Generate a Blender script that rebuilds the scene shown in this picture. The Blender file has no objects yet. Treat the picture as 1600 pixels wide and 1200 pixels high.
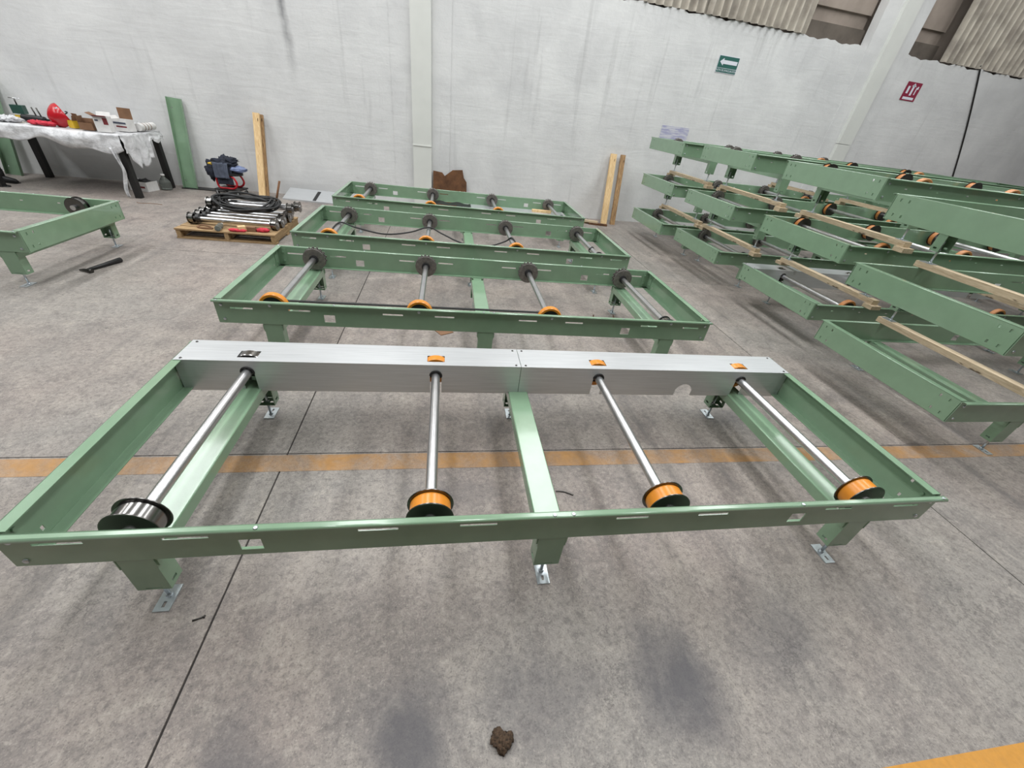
import bpy, math, random
from mathutils import Matrix, Vector
R = math.radians
random.seed(7)
scene = bpy.context.scene
C = scene.collection

# ------------------------------------------------------------------ camera
cam_d = bpy.data.cameras.new('camera'); cam_d.sensor_width = 36.0; cam_d.lens = 624.49 / 1600 * 36.0
cam_d.clip_start = 0.05; cam_d.clip_end = 200
cam = bpy.data.objects.new('camera', cam_d); C.objects.link(cam)
cam.matrix_world = (Matrix.Translation((-0.4976, -1.0266, 1.875)) @ Matrix.Rotation(-0.2081, 4, 'Z')
                    @ Matrix.Rotation(0.9729, 4, 'X') @ Matrix.Rotation(0.1332, 4, 'Z'))
scene.camera = cam
# ------------------------------------------------------------------ world, light, exposure
world = bpy.data.worlds.new('hall_light'); scene.world = world; world.use_nodes = True
world.node_tree.nodes['Background'].inputs[0].default_value = (1.0, 1.0, 1.0, 1)
world.node_tree.nodes['Background'].inputs[1].default_value = 0.16
SKY_Y0 = -2.2
SKYLIGHT = 13.5                       # radiance of the translucent roof panels
SKY_X = [(-11.1, 0.55), (-6.7, 0.55), (-2.25, 0.55), (2.2, 0.55), (6.65, 0.55), (11.1, 0.30)]     # centre, half width
vs = scene.view_settings
vs.view_transform = 'Standard'; vs.look = 'None'; vs.gamma = 1.0; vs.use_curve_mapping = False
vs.exposure = -0.14

# ------------------------------------------------------------------ node helpers
def new_mat(name):
    m = bpy.data.materials.new(name); m.use_nodes = True
    return m, m.node_tree, m.node_tree.nodes['Principled BSDF']
def lin(c):
    return tuple((v / 12.92 if v <= 0.04045 else ((v + 0.055) / 1.055) ** 2.4) for v in (x / 255 for x in c)) + (1,)
def N(t, typ, **kw):
    n = t.nodes.new(typ)
    for k, v in kw.items(): setattr(n, k, v)
    return n
def coords(t, kind='Object', scale=(1, 1, 1), rot=(0, 0, 0)):
    tc = N(t, 'ShaderNodeTexCoord'); mp = N(t, 'ShaderNodeMapping')
    if kind == 'World':
        g = N(t, 'ShaderNodeNewGeometry'); t.links.new(g.outputs['Position'], mp.inputs[0])
    else: t.links.new(tc.outputs[kind], mp.inputs[0])
    mp.inputs['Scale'].default_value = scale; mp.inputs['Rotation'].default_value = rot
    return mp.outputs[0]
def noise(t, vec, scale, detail=4, rough=0.55, dist=0.0):
    n = N(t, 'ShaderNodeTexNoise'); n.inputs['Scale'].default_value = scale
    n.inputs['Detail'].default_value = detail; n.inputs['Roughness'].default_value = rough
    n.inputs['Distortion'].default_value = dist
    t.links.new(vec, n.inputs['Vector']); return n.outputs['Fac']
def ramp(t, fac, stops):
    r = N(t, 'ShaderNodeValToRGB'); e = r.color_ramp.elements
    while len(e) > 1: e.remove(e[-1])
    e[0].position = stops[0][0]; e[0].color = stops[0][1]
    for p, c in stops[1:]:
        x = e.new(p); x.color = c
    t.links.new(fac, r.inputs[0]); return r.outputs[0]
def mix(t, fac, a, b, blend='MIX'):
    m = N(t, 'ShaderNodeMix', data_type='RGBA', blend_type=blend)
    for sock, v in ((m.inputs[0], fac), (m.inputs[6], a), (m.inputs[7], b)):
        if hasattr(v, 'is_output'): t.links.new(v, sock)
        else: sock.default_value = v
    return m.outputs[2]
def math_n(t, op, a, b=0.0, clamp=False):
    m = N(t, 'ShaderNodeMath', operation=op, use_clamp=clamp)
    for i, v in enumerate((a, b)):
        if hasattr(v, 'is_output'): t.links.new(v, m.inputs[i])
        else: m.inputs[i].default_value = v
    return m.outputs[0]
def bump(t, bsdf, h, strength=0.3, dist=0.01):
    b = N(t, 'ShaderNodeBump'); b.inputs['Strength'].default_value = strength; b.inputs['Distance'].default_value = dist
    t.links.new(h, b.inputs['Height']); t.links.new(b.outputs[0], bsdf.inputs['Normal'])
G = lambda v: (v, v, v, 1)

def simple(name, rgb, rough=0.5, metal=0.0, var=0.12, vscale=6.0, bmp=0.0, spec=0.5, bscale=80):
    m, t, b = new_mat(name); c = lin(rgb); v = coords(t, 'World')
    f = noise(t, v, vscale)
    lo = tuple(x * (1 - var) for x in c[:3]) + (1,); hi = tuple(min(1, x * (1 + var)) for x in c[:3]) + (1,)
    t.links.new(ramp(t, f, [(0.3, lo), (0.7, hi)]), b.inputs['Base Color'])
    b.inputs['Roughness'].default_value = rough; b.inputs['Metallic'].default_value = metal
    b.inputs['Specular IOR Level'].default_value = spec
    if bmp: bump(t, b, noise(t, v, bscale), bmp, 0.004)
    return m

M = {}
def make_materials():
    M['green'] = simple('green_paint', (122, 150, 123), 0.20, 0, 0.05, 9, 0.06, 0.5, 260)
    M['green'].node_tree.nodes['Principled BSDF'].inputs['Coat Weight'].default_value = 0.5; M['green'].node_tree.nodes['Principled BSDF'].inputs['Coat Roughness'].default_value = 0.08
    M['steel'] = simple('turned_steel', (206, 206, 208), 0.30, 1.0, 0.08, 14)
    M['drum'] = simple('machined_drum_steel', (138, 136, 134), 0.20, 1.0, 0.06, 6)
    M['flange'] = simple('blackened_flange_steel', (104, 102, 100), 0.26, 1.0, 0.1, 8)
    M['darksteel'] = simple('dark_wheel_steel', (88, 86, 84), 0.35, 1.0, 0.15, 20)
    M['sprocket'] = simple('oily_sprocket_steel', (120, 116, 112), 0.45, 0.7, 0.25, 40, 0.2)
    M['zinc'] = simple('zinc_plated_steel', (190, 196, 200), 0.35, 0.9, 0.12, 30)
    M['tire'] = simple('orange_polyurethane', (214, 134, 40), 0.28, 0, 0.06, 20, 0, 0.5)
    M['tire_shaded'] = simple('shaded_orange_polyurethane', (178, 116, 64), 0.4, 0, 0.12, 20)  # browner copy of the orange tyre, with shade put into its colour
    M['black'] = simple('black_rubber', (24, 24, 25), 0.5, 0, 0.2, 20)
    M['blackpaint'] = simple('black_painted_steel', (26, 25, 25), 0.45, 0, 0.2, 14)
    M['hole'] = simple('dark_hole', (14, 14, 14), 0.8)
    M['red'] = simple('red_plastic', (176, 22, 34), 0.25, 0, 0.1, 9)
    M['redcloth'] = simple('red_cloth', (190, 50, 66), 0.85, 0, 0.25, 22, 0.3)
    M['yellow'] = simple('yellow_plastic', (206, 170, 50), 0.4, 0, 0.1, 9)
    M['navy'] = simple('navy_cloth', (32, 36, 48), 0.9, 0, 0.4, 14, 0.4)
    M['greycloth'] = simple('grey_blue_cloth', (72, 78, 92), 0.9, 0, 0.25, 14, 0.4)
    M['blueplastic'] = simple('blue_film', (112, 124, 158), 0.35, 0, 0.3, 16)
    M['greenplastic'] = simple('dark_green_casting', (34, 70, 60), 0.45, 0, 0.2, 14)
    M['cardboard'] = simple('brown_cardboard', (122, 90, 66), 0.85, 0, 0.15, 9, 0.15)
    M['oldboard'] = simple('rust_brown_board', (98, 66, 42), 0.9, 0, 0.4, 7, 0.5)
    M['white'] = simple('white_carton', (208, 206, 204), 0.7, 0, 0.08, 14)
    M['maroon'] = simple('maroon_print', (112, 40, 44), 0.7, 0, 0.2, 40)
    M['cream'] = simple('cream_column_paint', (208, 209, 204), 0.55, 0, 0.03, 3, 0.05)
    M['signgreen'] = simple('green_sign', (38, 92, 84), 0.5, 0, 0.05)
    M['signred'] = simple('red_sign', (134, 34, 60), 0.5, 0, 0.08)
    M['signwhite'] = simple('white_sign_print', (214, 216, 224), 0.5, 0, 0.03)
    M['sludge'] = simple('dried_clod', (70, 54, 40), 0.95, 0, 0.6, 120, 0.8)
    M['roof'] = simple('roof_sheet', (170, 168, 162), 0.7)
    M['groove'] = simple('joint_filler', (58, 54, 52), 0.95, 0, 0.3, 20)
    # glass
    m, t, b = new_mat('clear_glass'); b.inputs['Base Color'].default_value = lin((150, 155, 150)); b.inputs['Roughness'].default_value = 0.12
    b.inputs['Transmission Weight'].default_value = 0.75; b.inputs['IOR'].default_value = 1.2; M['glass'] = m
    # plastic film
    m, t, b = new_mat('milky_plastic_film'); v = coords(t, 'World')
    t.links.new(ramp(t, noise(t, v, 8, 5, 0.6, 0.8), [(0.3, lin((176, 176, 178))), (0.65, lin((226, 226, 228)))]), b.inputs['Base Color'])
    b.inputs['Roughness'].default_value = 0.35; b.inputs['Subsurface Weight'].default_value = 0.0
    bump(t, b, noise(t, v, 22, 6, 0.6, 1.5), 0.5, 0.02); M['film'] = m
    # galvanised cover sheet, brushed along x
    m, t, b = new_mat('galvanised_sheet'); v = coords(t, 'Object', (1.2, 40, 40)); v2 = coords(t, 'World')
    f = noise(t, v, 3.0, 5); g = noise(t, v2, 2.2, 3)
    col = ramp(t, f, [(0.3, lin((190, 192, 194))), (0.7, lin((208, 210, 212)))])
    col = mix(t, math_n(t, 'MULTIPLY', g, 0.3), col, lin((186, 188, 190)))
    t.links.new(col, b.inputs['Base Color']); b.inputs['Metallic'].default_value = 0.6; b.inputs['Roughness'].default_value = 0.38
    bump(t, b, f, 0.05, 0.003); M['galv'] = m
    # timber
    for nm, a, c in (('pine', (224, 196, 150), (190, 152, 104)), ('pallet_wood', (170, 142, 104), (122, 96, 66)), ('batten_wood', (202, 184, 156), (168, 146, 118)), ('bark_wood', (176, 142, 100), (96, 68, 44))):
        m, t, b = new_mat(nm); v = coords(t, 'Object', (9, 9, 1.0)); w = N(t, 'ShaderNodeTexNoise')
        f = noise(t, v, 6, 6, 0.6, 1.6); v3 = coords(t, 'Object', (9, 9, 4)); k = noise(t, v3, 1.7, 2)
        col = ramp(t, f, [(0.3, lin(c)), (0.62, lin(a))])
        knots = ramp(t, k, [(0.68, G(0)), (0.74, G(1))])
        col = mix(t, knots, col, lin(tuple(x * 0.55 for x in c)))
        t.links.new(col, b.inputs['Base Color']); b.inputs['Roughness'].default_value = 0.8
        bump(t, b, f, 0.2, 0.004); M[nm] = m
    # painted block wall
    m, t, b = new_mat('whitewashed_block_wall'); v = coords(t, 'World'); vh = coords(t, 'World', (0.35, 1, 2.4)); vv = coords(t, 'World', (3.2, 1, 0.22))
    base = ramp(t, noise(t, v, 1.1, 5, 0.6, 0.4), [(0.3, lin((196, 196, 196))), (0.7, lin((216, 216, 215)))])
    streak = ramp(t, noise(t, vv, 1.6, 5, 0.6, 0.3), [(0.60, G(0)), (0.80, G(1))])
    col = mix(t, math_n(t, 'MULTIPLY', streak, 0.45), base, lin((150, 150, 150)))
    chip = ramp(t, noise(t, v, 5.5, 8, 0.72), [(0.66, G(0)), (0.74, G(1))])
    col = mix(t, math_n(t, 'MULTIPLY', chip, 0.35), col, lin((140, 139, 137)))
    # one long soot streak under the roof edge: its own shape, on the wall at x -3.15
    g = N(t, 'ShaderNodeNewGeometry'); sx = N(t, 'ShaderNodeSeparateXYZ'); t.links.new(g.outputs['Position'], sx.inputs[0])
    wob = math_n(t, 'MULTIPLY', math_n(t, 'SUBTRACT', noise(t, v, 1.4, 3), 0.5), 0.25)
    dx = math_n(t, 'ABSOLUTE', math_n(t, 'ADD', math_n(t, 'ADD', sx.outputs[0], 3.16), wob))
    st = math_n(t, 'SUBTRACT', 1.0, math_n(t, 'DIVIDE', dx, 0.10), True)
    hz = math_n(t, 'MULTIPLY', math_n(t, 'SUBTRACT', sx.outputs[2], 1.75), 0.9, True)
    st = math_n(t, 'MULTIPLY', math_n(t, 'MULTIPLY', st, hz), noise(t, v, 7, 5))
    col = mix(t, math_n(t, 'MULTIPLY', st, 1.5, True), col, lin((112, 112, 114)))
    t.links.new(col, b.inputs['Base Color']); b.inputs['Roughness'].default_value = 0.75
    hgt = math_n(t, 'ADD', math_n(t, 'MULTIPLY', noise(t, vh, 3.0, 6, 0.6, 0.5), 1.0), math_n(t, 'MULTIPLY', noise(t, v, 14, 6, 0.65), 0.55))
    bump(t, b, hgt, 0.22, 0.03); M['wall'] = m
    # corrugated sheet, grimy at its lower edge
    m, t, b = new_mat('old_fibre_cement_sheet'); v = coords(t, 'World'); vv = coords(t, 'World', (4, 1, 1.0))
    col = ramp(t, noise(t, vv, 1.5, 5, 0.6), [(0.3, lin((180, 171, 158))), (0.7, lin((200, 193, 180)))])
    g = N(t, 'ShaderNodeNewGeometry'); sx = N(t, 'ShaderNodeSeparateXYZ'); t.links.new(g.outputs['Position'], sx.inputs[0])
    dirt = math_n(t, 'MULTIPLY', ramp(t, noise(t, v, 2.6, 5), [(0.45, G(0)), (0.62, G(1))]), 0.5)
    col = mix(t, dirt, col, lin((104, 96, 90)))
    rib = math_n(t, 'ADD', math_n(t, 'MULTIPLY', math_n(t, 'SINE', math_n(t, 'MULTIPLY', sx.outputs[0], 2 * math.pi / 0.165)), 0.5), 0.5)    # rib shading painted into the colour: valleys darker than crests
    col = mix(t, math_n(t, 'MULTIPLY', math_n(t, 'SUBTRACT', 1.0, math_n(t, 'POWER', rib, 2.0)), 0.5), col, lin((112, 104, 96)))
    t.links.new(col, b.inputs['Base Color']); b.inputs['Roughness'].default_value = 0.9; M['sheet'] = m
    M['recess'] = simple('dusty_recess_panel', (150, 138, 128), 0.9, 0, 0.25, 1.6)
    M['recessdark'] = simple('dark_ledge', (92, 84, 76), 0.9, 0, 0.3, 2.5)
    # concrete
    def concrete(name, painted=None, wear=(0.42, 0.6)):
        m, t, b = new_mat(name); v = coords(t, 'World'); vs_ = coords(t, 'World', (2.2, 0.5, 1))
        big = noise(t, v, 0.6, 4, 0.5); mid = noise(t, v, 2.2, 8, 0.68, 0.7); fine = noise(t, v, 36, 8, 0.75, 0.4); grit = noise(t, v, 140, 4, 0.7)
        blot = noise(t, v, 7.5, 8, 0.72, 0.5)
        col = ramp(t, mid, [(0.30, lin((113, 105, 101))), (0.48, lin((138, 128, 122))), (0.70, lin((158, 148, 139)))])
        col = mix(t, ramp(t, big, [(0.40, G(0)), (0.62, G(0.65))]), col, lin((138, 135, 130)))
        col = mix(t, ramp(t, blot, [(0.36, G(0.45)), (0.48, G(0)), (1, G(0))]), col, lin((98, 92, 90)))
        col = mix(t, ramp(t, blot, [(0.54, G(0)), (0.68, G(0.5))]), col, lin((170, 162, 152)))
        col = mix(t, ramp(t, fine, [(0.38, G(0.55)), (0.5, G(0))]), col, lin((94, 88, 86)))
        col = mix(t, ramp(t, fine, [(0.54, G(0)), (0.66, G(0.4))]), col, lin((182, 174, 164)))
        col = mix(t, ramp(t, grit, [(0.34, G(0.7)), (0.44, G(0))]), col, lin((80, 75, 73)))
        col = mix(t, ramp(t, grit, [(0.58, G(0)), (0.66, G(0.45))]), col, lin((186, 178, 168)))
        for rz_, sc_, th_, st_ in ((0.5, 1.5, 0.60, 0.45), (-0.9, 2.1, 0.63, 0.4)):      # drag marks of traffic
            vd = coords(t, 'World', (2.6, 0.28, 1), (0, 0, rz_))
            drag = ramp(t, noise(t, vd, sc_, 7, 0.7, 0.5), [(th_ - 0.06, G(0)), (th_ + 0.08, G(st_))])
            col = mix(t, drag, col, lin((98, 94, 93)))
        # hairline crazing: thin dark veins
        vo = N(t, 'ShaderNodeTexVoronoi', feature='DISTANCE_TO_EDGE'); vo.inputs['Scale'].default_value = 1.1
        vv_ = N(t, 'ShaderNodeVectorMath', operation='ADD'); nn_ = N(t, 'ShaderNodeTexNoise'); nn_.inputs['Scale'].default_value = 2.4; nn_.inputs['Detail'].default_value = 8; nn_.inputs['Roughness'].default_value = 0.7; t.links.new(v, nn_.inputs['Vector'])
        t.links.new(v, vv_.inputs[0]); t.links.new(nn_.outputs['Color'], vv_.inputs[1]); t.links.new(vv_.outputs[0], vo.inputs['Vector'])
        vein = math_n(t, 'MULTIPLY', ramp(t, vo.outputs['Distance'], [(0.0, G(1)), (0.012, G(0))]), ramp(t, noise(t, v, 1.3, 3), [(0.52, G(0)), (0.62, G(0.6))]))
        col = mix(t, vein, col, lin((74, 70, 69)))
        g = N(t, 'ShaderNodeNewGeometry')
        # oil and tyre stains, each where it lies on the slab: x, y, rx, ry, strength
        for (x, y, rx, ry, s) in STAINS:
            mp = N(t, 'ShaderNodeMapping', vector_type='TEXTURE'); t.links.new(g.outputs['Position'], mp.inputs[0])
            mp.inputs['Location'].default_value = (x, y, 0); mp.inputs['Scale'].default_value = (rx, ry, 1000)
            ln = N(t, 'ShaderNodeVectorMath', operation='LENGTH'); t.links.new(mp.outputs[0], ln.inputs[0])
            d = math_n(t, 'ADD', ln.outputs['Value'], math_n(t, 'MULTIPLY', math_n(t, 'SUBTRACT', noise(t, v, 3.2, 6, 0.6, 0.9), 0.5), 1.6))
            f = ramp(t, d, [(0.25, G(s)), (1.0, G(0))])
            col = mix(t, f, col, lin((78, 76, 80)))
        if painted:
            pf = ramp(t, noise(t, v, 4.0, 8, 0.7, 0.5), [(wear[0], G(0.25)), (wear[1], G(0.92))])
            pc = mix(t, noise(t, v, 30, 4), lin(painted), lin(tuple(x * 0.8 for x in painted)))
            col = mix(t, pf, col, pc)
        t.links.new(col, b.inputs['Base Color'])
        t.links.new(ramp(t, mid, [(0.3, G(0.5)), (0.7, G(0.68))]), b.inputs['Roughness'])
        b.inputs['Specular IOR Level'].default_value = 0.35
        bump(t, b, math_n(t, 'ADD', fine, math_n(t, 'MULTIPLY', mid, 0.6)), 0.30, 0.006)
        return m
    M['concrete'] = concrete('worn_concrete')
    M['tape'] = concrete('worn_orange_line', (184, 136, 78), (0.36, 0.66))
    M['yline'] = concrete('orange_yellow_line', (214, 150, 52), (0.2, 0.4))
STAINS = [(-0.60, -0.56, 0.22, 0.24, 0.8), (0.50, -0.48, 0.24, 0.28, 0.85), (-0.1, -0.46, 0.30, 0.20, 0.4), (-1.15, -0.60, 0.2, 0.12, 0.5), (-0.45, 0.55, 0.5, 0.12, 0.35), (0.1, 0.8, 0.6, 0.12, 0.4), (1.05, -0.35, 0.35, 0.3, 0.35),
          (-1.2, -0.55, 0.10, 0.25, 0.3), (-2.4, 0.9, 0.18, 0.2, 0.35), (1.9, 1.25, 0.5, 0.12, 0.35), (0.25, 1.5, 0.3, 0.12, 0.25)]
make_materials()

# ------------------------------------------------------------------ mesh helpers
class MB:
    def __init__(s): s.v = []; s.f = []; s.sm = []
    def quad(s, a, b, c, d, sm=False):
        i = len(s.v); s.v += [tuple(a), tuple(b), tuple(c), tuple(d)]; s.f.append((i, i+1, i+2, i+3)); s.sm.append(sm)
    def hexa(s, p, sm=False):           # 8 corners, bottom 4 then top 4
        i = len(s.v); s.v += [tuple(x) for x in p]
        for f in ((3, 2, 1, 0), (4, 5, 6, 7), (0, 1, 5, 4), (1, 2, 6, 5), (2, 3, 7, 6), (3, 0, 4, 7)):
            s.f.append(tuple(i + k for k in f)); s.sm.append(sm)
    def box(s, x0, x1, y0, y1, z0, z1):
        s.hexa([(x0, y0, z0), (x1, y0, z0), (x1, y1, z0), (x0, y1, z0), (x0, y0, z1), (x1, y0, z1), (x1, y1, z1), (x0, y1, z1)])
    def cbox(s, c, size, mat=None, bev=0.0):
        a, b, d = (x / 2 for x in size); mat = mat or Matrix.Identity(3); c = Vector(c)
        P = [(-a, -b, -d), (a, -b, -d), (a, b, -d), (-a, b, -d), (-a, -b, d), (a, -b, d), (a, b, d), (-a, b, d)]
        s.hexa([c + mat @ Vector(p) for p in P])
    def lathe(s, prof, c, axis='y', n=24, sm=True, cap=True, crease=True):   # prof: (t along axis, r)
        c = Vector(c)
        if crease and len(prof) > 2:
            for j in range(len(prof) - 1): s.lathe(prof[j:j + 2], c, axis, n, sm, False, False)
            if cap:
                for (t, r), fl in ((prof[0], True), (prof[-1], False)):
                    b = len(s.v)
                    for k in range(n):
                        a = 2 * math.pi * k / n; ca, sa = r * math.cos(a), r * math.sin(a)
                        s.v.append(tuple(c + Vector({'y': (ca, t, sa), 'x': (t, ca, sa), 'z': (ca, sa, t)}[axis])))
                    s.f.append(tuple(range(b, b + n))[::-1] if fl else tuple(range(b, b + n))); s.sm.append(False)
            return
        def pt(t, r, a):
            ca, sa = r * math.cos(a), r * math.sin(a)
            return c + Vector({'y': (ca, t, sa), 'x': (t, ca, sa), 'z': (ca, sa, t)}[axis])
        base = len(s.v)
        for t, r in prof:
            for k in range(n): s.v.append(tuple(pt(t, r, 2 * math.pi * k / n)))
        for j in range(len(prof) - 1):
            for k in range(n):
                a = base + j * n + k; b = base + j * n + (k + 1) % n
                s.f.append((a, b, b + n, a + n)); s.sm.append(sm)
        if cap:
            s.f.append(tuple(base + k for k in range(n))[::-1]); s.sm.append(False)
            e = base + (len(prof) - 1) * n; s.f.append(tuple(e + k for k in range(n))); s.sm.append(False)
    def tube(s, pts, r, n=8, cap=True):
        pts = [Vector(p) for p in pts]; base = len(s.v); m = len(pts); up = None
        for i, p in enumerate(pts):
            d = (pts[min(i + 1, m - 1)] - pts[max(i - 1, 0)]).normalized()
            if up is None:
                up = Vector((0, 0, 1)) if abs(d.z) < 0.9 else Vector((1, 0, 0))
            a = d.cross(up).normalized(); b_ = a.cross(d).normalized(); up = b_
            rr = r[i] if isinstance(r, (list, tuple)) else r
            for k in range(n):
                t = 2 * math.pi * k / n; s.v.append(tuple(p + a * (rr * math.cos(t)) + b_ * (rr * math.sin(t))))
        for i in range(m - 1):
            for k in range(n):
                a = base + i * n + k; b = base + i * n + (k + 1) % n
                s.f.append((a, b, b + n, a + n)); s.sm.append(True)
        if cap:
            s.f.append(tuple(base + k for k in range(n))[::-1]); s.sm.append(False)
            e = base + (m - 1) * n; s.f.append(tuple(e + k for k in range(n))); s.sm.append(False)
    def plate(s, o, u, v, n, A, B, t, holes=()):
        """plate spanning [A0,A1]x[B0,B1] along u,v from o, thickness t along n, rectangular holes (a0,a1,b0,b1)"""
        o, u, v, n = Vector(o), Vector(u), Vector(v), Vector(n)
        ca = sorted({round(x, 5) for x in [A[0], A[1]] + [h[i] for h in holes for i in (0, 1)] if A[0] - 1e-6 <= x <= A[1] + 1e-6})
        cb = sorted({round(x, 5) for x in [B[0], B[1]] + [h[i] for h in holes for i in (2, 3)] if B[0] - 1e-6 <= x <= B[1] + 1e-6})
        na, nb = len(ca) - 1, len(cb) - 1
        def solid(i, j):
            if i < 0 or j < 0 or i >= na or j >= nb: return False
            x = (ca[i] + ca[i + 1]) / 2; y = (cb[j] + cb[j + 1]) / 2
            return not any(h[0] < x < h[1] and h[2] < y < h[3] for h in holes)
        P = lambda a, b, k: o + u * a + v * b + n * (t * k)
        flip = u.cross(v).dot(n) < 0
        def q(a, b, c, d):
            if flip: s.quad(d, c, b, a)
            else: s.quad(a, b, c, d)
        for i in range(na):
            j = 0
            while j < nb:
                if not solid(i, j): j += 1; continue
                a0, a1, b0, b1 = ca[i], ca[i + 1], cb[j], cb[j + 1]
                q(P(a0, b0, 1), P(a1, b0, 1), P(a1, b1, 1), P(a0, b1, 1)); q(P(a0, b1, 0), P(a1, b1, 0), P(a1, b0, 0), P(a0, b0, 0))
                if not solid(i - 1, j): q(P(a0, b0, 0), P(a0, b0, 1), P(a0, b1, 1), P(a0, b1, 0))
                if not solid(i + 1, j): q(P(a1, b1, 0), P(a1, b1, 1), P(a1, b0, 1), P(a1, b0, 0))
                if not solid(i, j - 1): q(P(a1, b0, 0), P(a1, b0, 1), P(a0, b0, 1), P(a0, b0, 0))
                if not solid(i, j + 1): q(P(a0, b1, 0), P(a0, b1, 1), P(a1, b1, 1), P(a1, b1, 0))
                j += 1
    def strip(s, poly, x0, x1, t, axis='x'):
        """folded sheet: polyline (y,z), given thickness to its left, extruded along x (or poly is (x,z) along y)"""
        m = len(poly); P = [Vector((p[0], p[1])) for p in poly]; inn = []
        for i in range(m):
            d1 = (P[i] - P[i - 1]).normalized() if i else (P[1] - P[0]).normalized()
            d2 = (P[i + 1] - P[i]).normalized() if i < m - 1 else d1
            nn = Vector((-(d1.y + d2.y), d1.x + d2.x)).normalized(); c = max(0.4, nn.dot(Vector((-d1.y, d1.x))))
            inn.append(P[i] + nn * (t / c))
        mk = (lambda x, p: (x, p.x, p.y)) if axis == 'x' else (lambda x, p: (p.x, x, p.y))
        b = len(s.v)
        for p, q in zip(P, inn): s.v += [mk(x0, p), mk(x1, p), mk(x0, q), mk(x1, q)]
        for i in range(m - 1):
            a = b + 4 * i; c = a + 4
            sg = (P[i + 1] - P[i]).length < 0.012
            for f, sm in (((a, a + 1, c + 1, c), sg), ((a + 2, c + 2, c + 3, a + 3), sg), ((a, c, c + 2, a + 2), False), ((a + 1, a + 3, c + 3, c + 1), False)):
                s.f.append(f); s.sm.append(sm)
        s.f.append((b, b + 2, b + 3, b + 1)); s.sm.append(False); e = b + 4 * (m - 1); s.f.append((e, e + 1, e + 3, e + 2)); s.sm.append(False)
    def grid(s, fn, nu, nv, sm=True):
        b = len(s.v)
        for i in range(nu + 1):
            for j in range(nv + 1): s.v.append(tuple(fn(i / nu, j / nv)))
        for i in range(nu):
            for j in range(nv):
                a = b + i * (nv + 1) + j; s.f.append((a, a + nv + 1, a + nv + 2, a + 1)); s.sm.append(sm)
    def mesh(s, name, mat):
        me = bpy.data.meshes.new(name); me.from_pydata(s.v, [], s.f); me.polygons.foreach_set('use_smooth', s.sm)
        me.materials.append(M[mat]); me.update(); return me
    def build(s, name, mat, parent=None, loc=None):
        return ob(name, s.mesh(name, mat), parent, loc)
def ob(name, me, parent=None, loc=None, rz=0.0):
    o = bpy.data.objects.new(name, me); C.objects.link(o)
    if parent: o.parent = parent
    if loc: o.location = loc
    if rz: o.rotation_euler = (0, 0, rz)
    return o
def tag(o, label, cat, group=None):
    o['label'] = label; o['category'] = cat
    if group: o['group'] = group
    return o
def thing(name, label, cat, loc=(0, 0, 0), rz=0.0, group=None):
    return tag(ob(name, None, None, loc, rz), label, cat, group)
def struct(o): o['kind'] = 'structure'; return o
def stuff(o): o['kind'] = 'stuff'; return o
def one(name, fn, mat, label, cat, group=None, loc=None):
    mb = MB(); fn(mb); return tag(mb.build(name, mat, None, loc), label, cat, group)
CACHE = {}
def cached(key, mat, fn):
    if key not in CACHE:
        mb = MB(); fn(mb); CACHE[key] = mb.mesh(key if isinstance(key, str) else key[0], mat)
    return CACHE[key]
def rotz(a): return Matrix.Rotation(a, 3, 'Z')

# ------------------------------------------------------------------ the hall
WALL = lambda x: 8.33 + 0.04 * x
def wpt(x, d, z): return (x, WALL(x) - d, z)
def wbox(mb, x0, x1, d0, d1, z0, z1):       # box along the wall, d = distance in front of its face
    mb.hexa([wpt(x0, d1, z0), wpt(x1, d1, z0), wpt(x1, d0, z0), wpt(x0, d0, z0), wpt(x0, d1, z1), wpt(x1, d1, z1), wpt(x1, d0, z1), wpt(x0, d0, z1)])
XJ = [-14.0, -1.425, 2.74, 18.0]; YJ = [-9.0, -2.7, 0.885, 4.45, 9.6]
mb = MB(); mb.box(-14, 18, -9, 9.6, -0.20, -0.006); floor = struct(mb.build('floor', 'groove'))
for i in range(len(XJ) - 1):
    for j in range(len(YJ) - 1):
        gx, gy = 0.0045, 0.003
        mb = MB(); mb.box(XJ[i] + gx, XJ[i + 1] - gx, YJ[j] + gy, YJ[j + 1] - gy, -0.006, 0.0); mb.build('slab', 'concrete', floor)
ZT = 3.72
def wall_back(mb):
    xs = [-14.0, 18.0]
    x = -14.0; pts = []
    while x < 18.01: pts.append(x); x += 0.1
    rnd = random.Random(3)
    def top(x): return ZT + 0.018 * math.sin(x * 9.1) + 0.012 * math.sin(x * 23.7)
    for a, b in zip(pts[:-1], pts[1:]):
        mb.quad(wpt(a, 0, 0), wpt(b, 0, 0), wpt(b, 0, top(b)), wpt(a, 0, top(a)))
        mb.quad(wpt(a, 0, top(a)), wpt(b, 0, top(b)), wpt(b, -0.24, top(b)), wpt(a, -0.24, top(a)))
    mb.quad(wpt(-14, -0.24, 0), wpt(-14, 0, 0), wpt(-14, 0, ZT), wpt(-14, -0.24, ZT)); mb.quad(wpt(18, 0, 0), wpt(18, -0.24, 0), wpt(18, -0.24, ZT), wpt(18, 0, ZT))
    mb.quad(wpt(18, -0.24, 0), wpt(-14, -0.24, 0), wpt(-14, -0.24, ZT), wpt(18, -0.24, ZT))
mb = MB(); wall_back(mb); wall = struct(mb.build('wall_back', 'wall'))
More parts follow.
